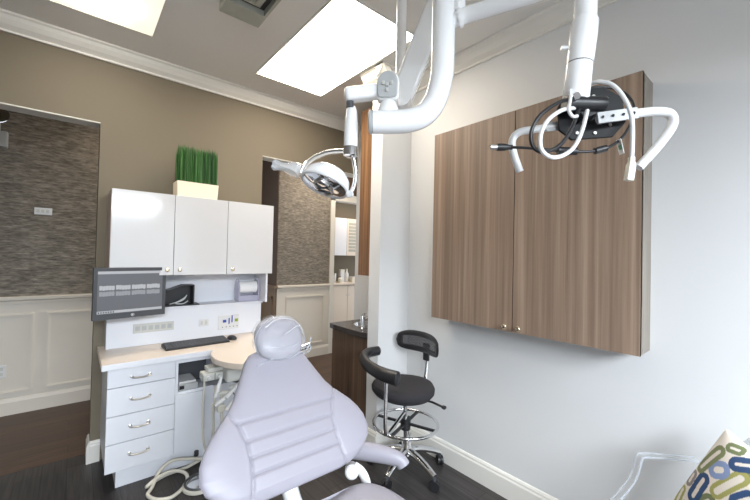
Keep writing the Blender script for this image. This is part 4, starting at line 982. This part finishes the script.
def lab_item(name, label, cat, x, y, r, h, m, m2, kind):
    t = thing(name, label, cat, (x, y, 1.0005), group='supplies on the far counter')
    if kind == 'bottle':
        obj('body', lathe(BM(), [(r*0.9, 0), (r, 0.006), (r, h*0.62), (r*0.45, h*0.78), (r*0.4, h*0.86)], (x, y, 1.0005), seg=18), m, t, smooth=True)
        obj('cap', cyl(BM(), (x, y, 1.0+h*0.85), (x, y, 1.0+h), r*0.45, seg=14), m2, t, smooth=True)
    elif kind == 'jar':
        obj('body', lathe(BM(), [(r*0.95, 0), (r, 0.006), (r, h*0.85), (r*0.9, h*0.87)], (x, y, 1.0005), seg=18), m, t, smooth=True)
        obj('lid', cyl(BM(), (x, y, 1.0+h*0.86), (x, y, 1.0+h), r*1.02, seg=18), m2, t, smooth=True)
    else:
        obj('body', bx(x-r, x+r, y-r*0.7, y+r*0.7, 1.0005, 1.0+h*0.93), m, t, bevel=0.003)
        obj('lid', bx(x-r*1.03, x+r*1.03, y-r*0.73, y+r*0.73, 1.0+h*0.93, 1.0+h), m2, t, bevel=0.002)
lab_item('jar', 'pale lidded jar at the left end of the far counter', 'jar', 3.66, 5.52, 0.05, 0.17, M_white, M_nickel, 'jar')
lab_item('bottle', 'short cream bottle with dark cap left of the tall box, far counter', 'bottle', 3.77, 5.47, 0.04, 0.12, M_cream, M_dgrey, 'bottle')
lab_item('tissue_box', 'tall white box in the middle of the far counter', 'box', 3.87, 5.56, 0.045, 0.24, M_white, M_cream, 'box')
lab_item('bottle', 'tall white bottle right of the tall box on the far counter', 'bottle', 3.99, 5.57, 0.04, 0.25, M_white, M_cream, 'bottle')
lab_item('supply_box', 'low white box at the right side of the far counter', 'box', 4.13, 5.52, 0.08, 0.10, M_cream, M_white, 'box')
lab_item('supply_box', 'low tan box at the far right behind the walnut upper cabinet', 'box', 4.33, 5.52, 0.08, 0.09, M_tan, M_cream, 'box')

# ================================================================== ACRYLIC CHAIR AND CUSHION
n = Vector((-0.73, 0.683, 0)); l = Vector((-0.683, -0.73, 0)); A0 = Vector((2.115, 0.285, 0)); UP = Vector((0, 0, 1))
def q(a, b, z): return A0+n*a+l*b+UP*z        # a forwards from the back, b sideways towards the window
t = thing('acrylic_armchair', 'clear acrylic armchair by the right wall, mostly cut off at the bottom right corner', 'armchair', (1.75, 0.21, 0))
W_ = 0.54
bm = BM()
sp = [q(0.02, 0.02, 0), q(0.44, -0.02, 0), q(0.47, W_/2, 0), q(0.44, W_+0.02, 0), q(0.02, W_-0.02, 0)]
prism(bm, [(p.x, p.y) for p in sp], 0.405, 0.42, 2)
obj('seat', bm, M_acryl, t, bevel=0.004)
bm = BM()   # oval back in an open curved frame
N_ = 36
def oval(rw, rh, d): return [q(-0.01+d, 0.335+rw*math.cos(2*PI*k/N_), 0.70+rh*math.sin(2*PI*k/N_)) for k in range(N_)]
tube(bm, oval(0.175, 0.20, 0.0), 0.008, 10, 1, closed=True); obj('back_frame', bm, M_acrylic_edge, t, smooth=True)
bm = BM(); A = [bm.verts.new(v) for v in oval(0.168, 0.193, -0.004)]; B = [bm.verts.new(v) for v in oval(0.168, 0.193, 0.004)]
bm.faces.new(A); bm.faces.new(B[::-1])
for k in range(N_): bm.faces.new((A[k], A[(k+1) % N_], B[(k+1) % N_], B[k]))
obj('back_panel', bm, M_acryl, t)
for b, s in ((0.0, 1), (W_, -1)):
    arm = [q(0.0, b, 0.655), q(0.12, b, 0.660), q(0.225, b, 0.662), q(0.245, b, 0.645), q(0.256, b, 0.60), q(0.275, b, 0.55), q(0.31, b, 0.50), q(0.36, b, 0.44), q(0.385, b, 0.415)]
    bm = BM(); P = smoothpts(arm, 5); L = []
    for i, p in enumerate(P):
        d = (P[min(i+1, len(P)-1)]-P[max(i-1, 0)]).normalized(); u = l.cross(d).normalized()
        L.append([bm.verts.new(p+l*x_+u*y_) for x_, y_ in ((-0.017, -0.007), (0.017, -0.007), (0.017, 0.007), (-0.017, 0.007))])
    for X_, Y_ in zip(L, L[1:]):
        for k in range(4): bm.faces.new((X_[k], X_[(k+1) % 4], Y_[(k+1) % 4], Y_[k]))
    bm.faces.new(L[0][::-1]); bm.faces.new(L[-1])
    am = obj('arm', bm, M_acryl, t)
    bm = BM()
    for x_ in (-0.017, 0.017): tube(bm, [p+l*x_ for p in P], 0.0028, 6, 1)
    obj('arm_edge', bm, M_acrylic_edge, am, smooth=True)
for a, b in ((0.41, 0.01), (0.41, W_-0.01), (0.03, 0.03), (0.03, W_-0.03)):
    da = 0.05 if a > 0.2 else -0.0
    obj('leg', tube(BM(), [q(a, b, 0.404), q(a+da*0.4, b, 0.22), q(a+da, b, 0.0)], lambda u: 0.020-0.007*u, 12, 4), M_acryl, t, smooth=True)
# cushion: quilted square with printed rings, corner up against the chair back
T = Vector((1.95, 0.185, 0.875)); f1 = Vector((-0.62823655, -0.73928174, -0.24244866)); f2 = Vector((-0.12848153, 0.40592345, -0.90483073)); fn = f1.cross(f2)
if fn.dot(Vector((-1, 0.6, 0.3))) < 0: fn = -fn
S = 0.385
OL = srgb(126, 132, 92); OY = srgb(160, 158, 92); DB = srgb(44, 74, 116); LB = srgb(132, 150, 190); MV = srgb(142, 132, 130); GN = srgb(112, 122, 84); BG = srgb(226, 218, 208)
RG = [((0.016, 0.159), (0.033, 0.069), 0.024, 0.015, OL), ((0.072, 0.122), (0.083, 0.112), 0.032, 0.018, LB), ((0.060, 0.265), (0.056, 0.189), 0.027, 0.017, DB),
      ((0.009, 0.237), (0.005, 0.208), 0.020, 0.012, MV), ((0.012, 0.357), (0.003, 0.286), 0.018, 0.010, OY), ((0.105, 0.057), (0.140, 0.026), 0.026, 0.018, DB),
      ((0.052, 0.028), (0.075, 0.018), 0.018, 0.012, GN), ((0.118, 0.180), (0.145, 0.085), 0.026, 0.013, OY), ((0.108, 0.255), (0.118, 0.235), 0.030, 0.016, GN),
      ((0.185, 0.155), (0.200, 0.120), 0.028, 0.018, DB), ((0.052, 0.345), (0.048, 0.325), 0.018, 0.010, MV), ((0.10, 0.35), (0.12, 0.31), 0.022, 0.012, LB),
      ((0.17, 0.05), (0.21, 0.04), 0.026, 0.014, OL), ((0.16, 0.24), (0.19, 0.22), 0.026, 0.014, LB), ((0.24, 0.10), (0.25, 0.07), 0.028, 0.016, GN), ((0.25, 0.20), (0.24, 0.16), 0.026, 0.016, OY),
      ((0.17, 0.34), (0.16, 0.30), 0.026, 0.015, DB), ((0.24, 0.30), (0.26, 0.27), 0.026, 0.015, OL), ((0.31, 0.15), (0.30, 0.05), 0.026, 0.014, DB), ((0.33, 0.25), (0.31, 0.22), 0.030, 0.016, LB), ((0.32, 0.36), (0.33, 0.32), 0.026, 0.014, GN), ((0.38, 0.12), (0.38, 0.08), 0.022, 0.012, OY), ((0.38, 0.22), (0.38, 0.18), 0.022, 0.012, MV), ((0.24, 0.385), (0.22, 0.37), 0.020, 0.010, MV)]
def ringcol(u, v):
    u -= 0.020; v -= 0.006
    for (ax_, ay_), (bx2, by2), R, wd, col in RG:
        dx, dy = bx2-ax_, by2-ay_; L2 = dx*dx+dy*dy+1e-9; t_ = max(0, min(1, ((u-ax_)*dx+(v-ay_)*dy)/L2))
        d = math.hypot(u-ax_-dx*t_, v-ay_-dy*t_)
        if R-wd*1.12 < d < R+0.001: return col
    return BG
bm = BM(); Nn = 170; lay = bm.loops.layers.float_color.new('Pattern'); G = {}
for side in (1, -1):
    for j in range(Nn+1):
        for i in range(Nn+1):
            if side == -1 and (i in (0, Nn) or j in (0, Nn)): G[(side, i, j)] = G[(1, i, j)]; continue
            u, v = i/Nn, j/Nn; a, b = 2*u-1, 2*v-1
            px_ = 0.02*(1-b*b)*a; py_ = 0.02*(1-a*a)*b       # pinched sides
            h_ = 0.072*((1-a*a)*(1-b*b))**0.42
            p = T+f1*((u-px_/1.0)*S)+f2*((v-py_/1.0)*S)+fn*(h_*side)
            G[(side, i, j)] = bm.verts.new(p)
    for j in range(Nn):
        for i in range(Nn):
            f = bm.faces.new((G[(side, i, j)], G[(side, i+1, j)], G[(side, i+1, j+1)], G[(side, i, j+1)]))
            cs = [ringcol(x_/Nn*S, y_/Nn*S) for x_, y_ in ((i, j), (i+1, j), (i+1, j+1), (i, j+1))]
            for lp, c_ in zip(f.loops, cs): lp[lay] = c_
bmesh.ops.translate(bm, vec=f1*0.006+f2*(-0.008), verts=bm.verts)
mc = bpy.data.materials.new('ring_print_fabric'); mc.use_nodes = True
at = mc.node_tree.nodes.new('ShaderNodeVertexColor'); at.layer_name = 'Pattern'
mc.node_tree.links.new(at.outputs['Color'], mc.node_tree.nodes['Principled BSDF'].inputs['Base Color'])
mc.node_tree.nodes['Principled BSDF'].inputs['Roughness'].default_value = 0.75
c = obj('cushion', bm, mc, smooth=True)
tag(c, 'cushion printed with olive and blue rings, leaning on the clear armchair', 'cushion')
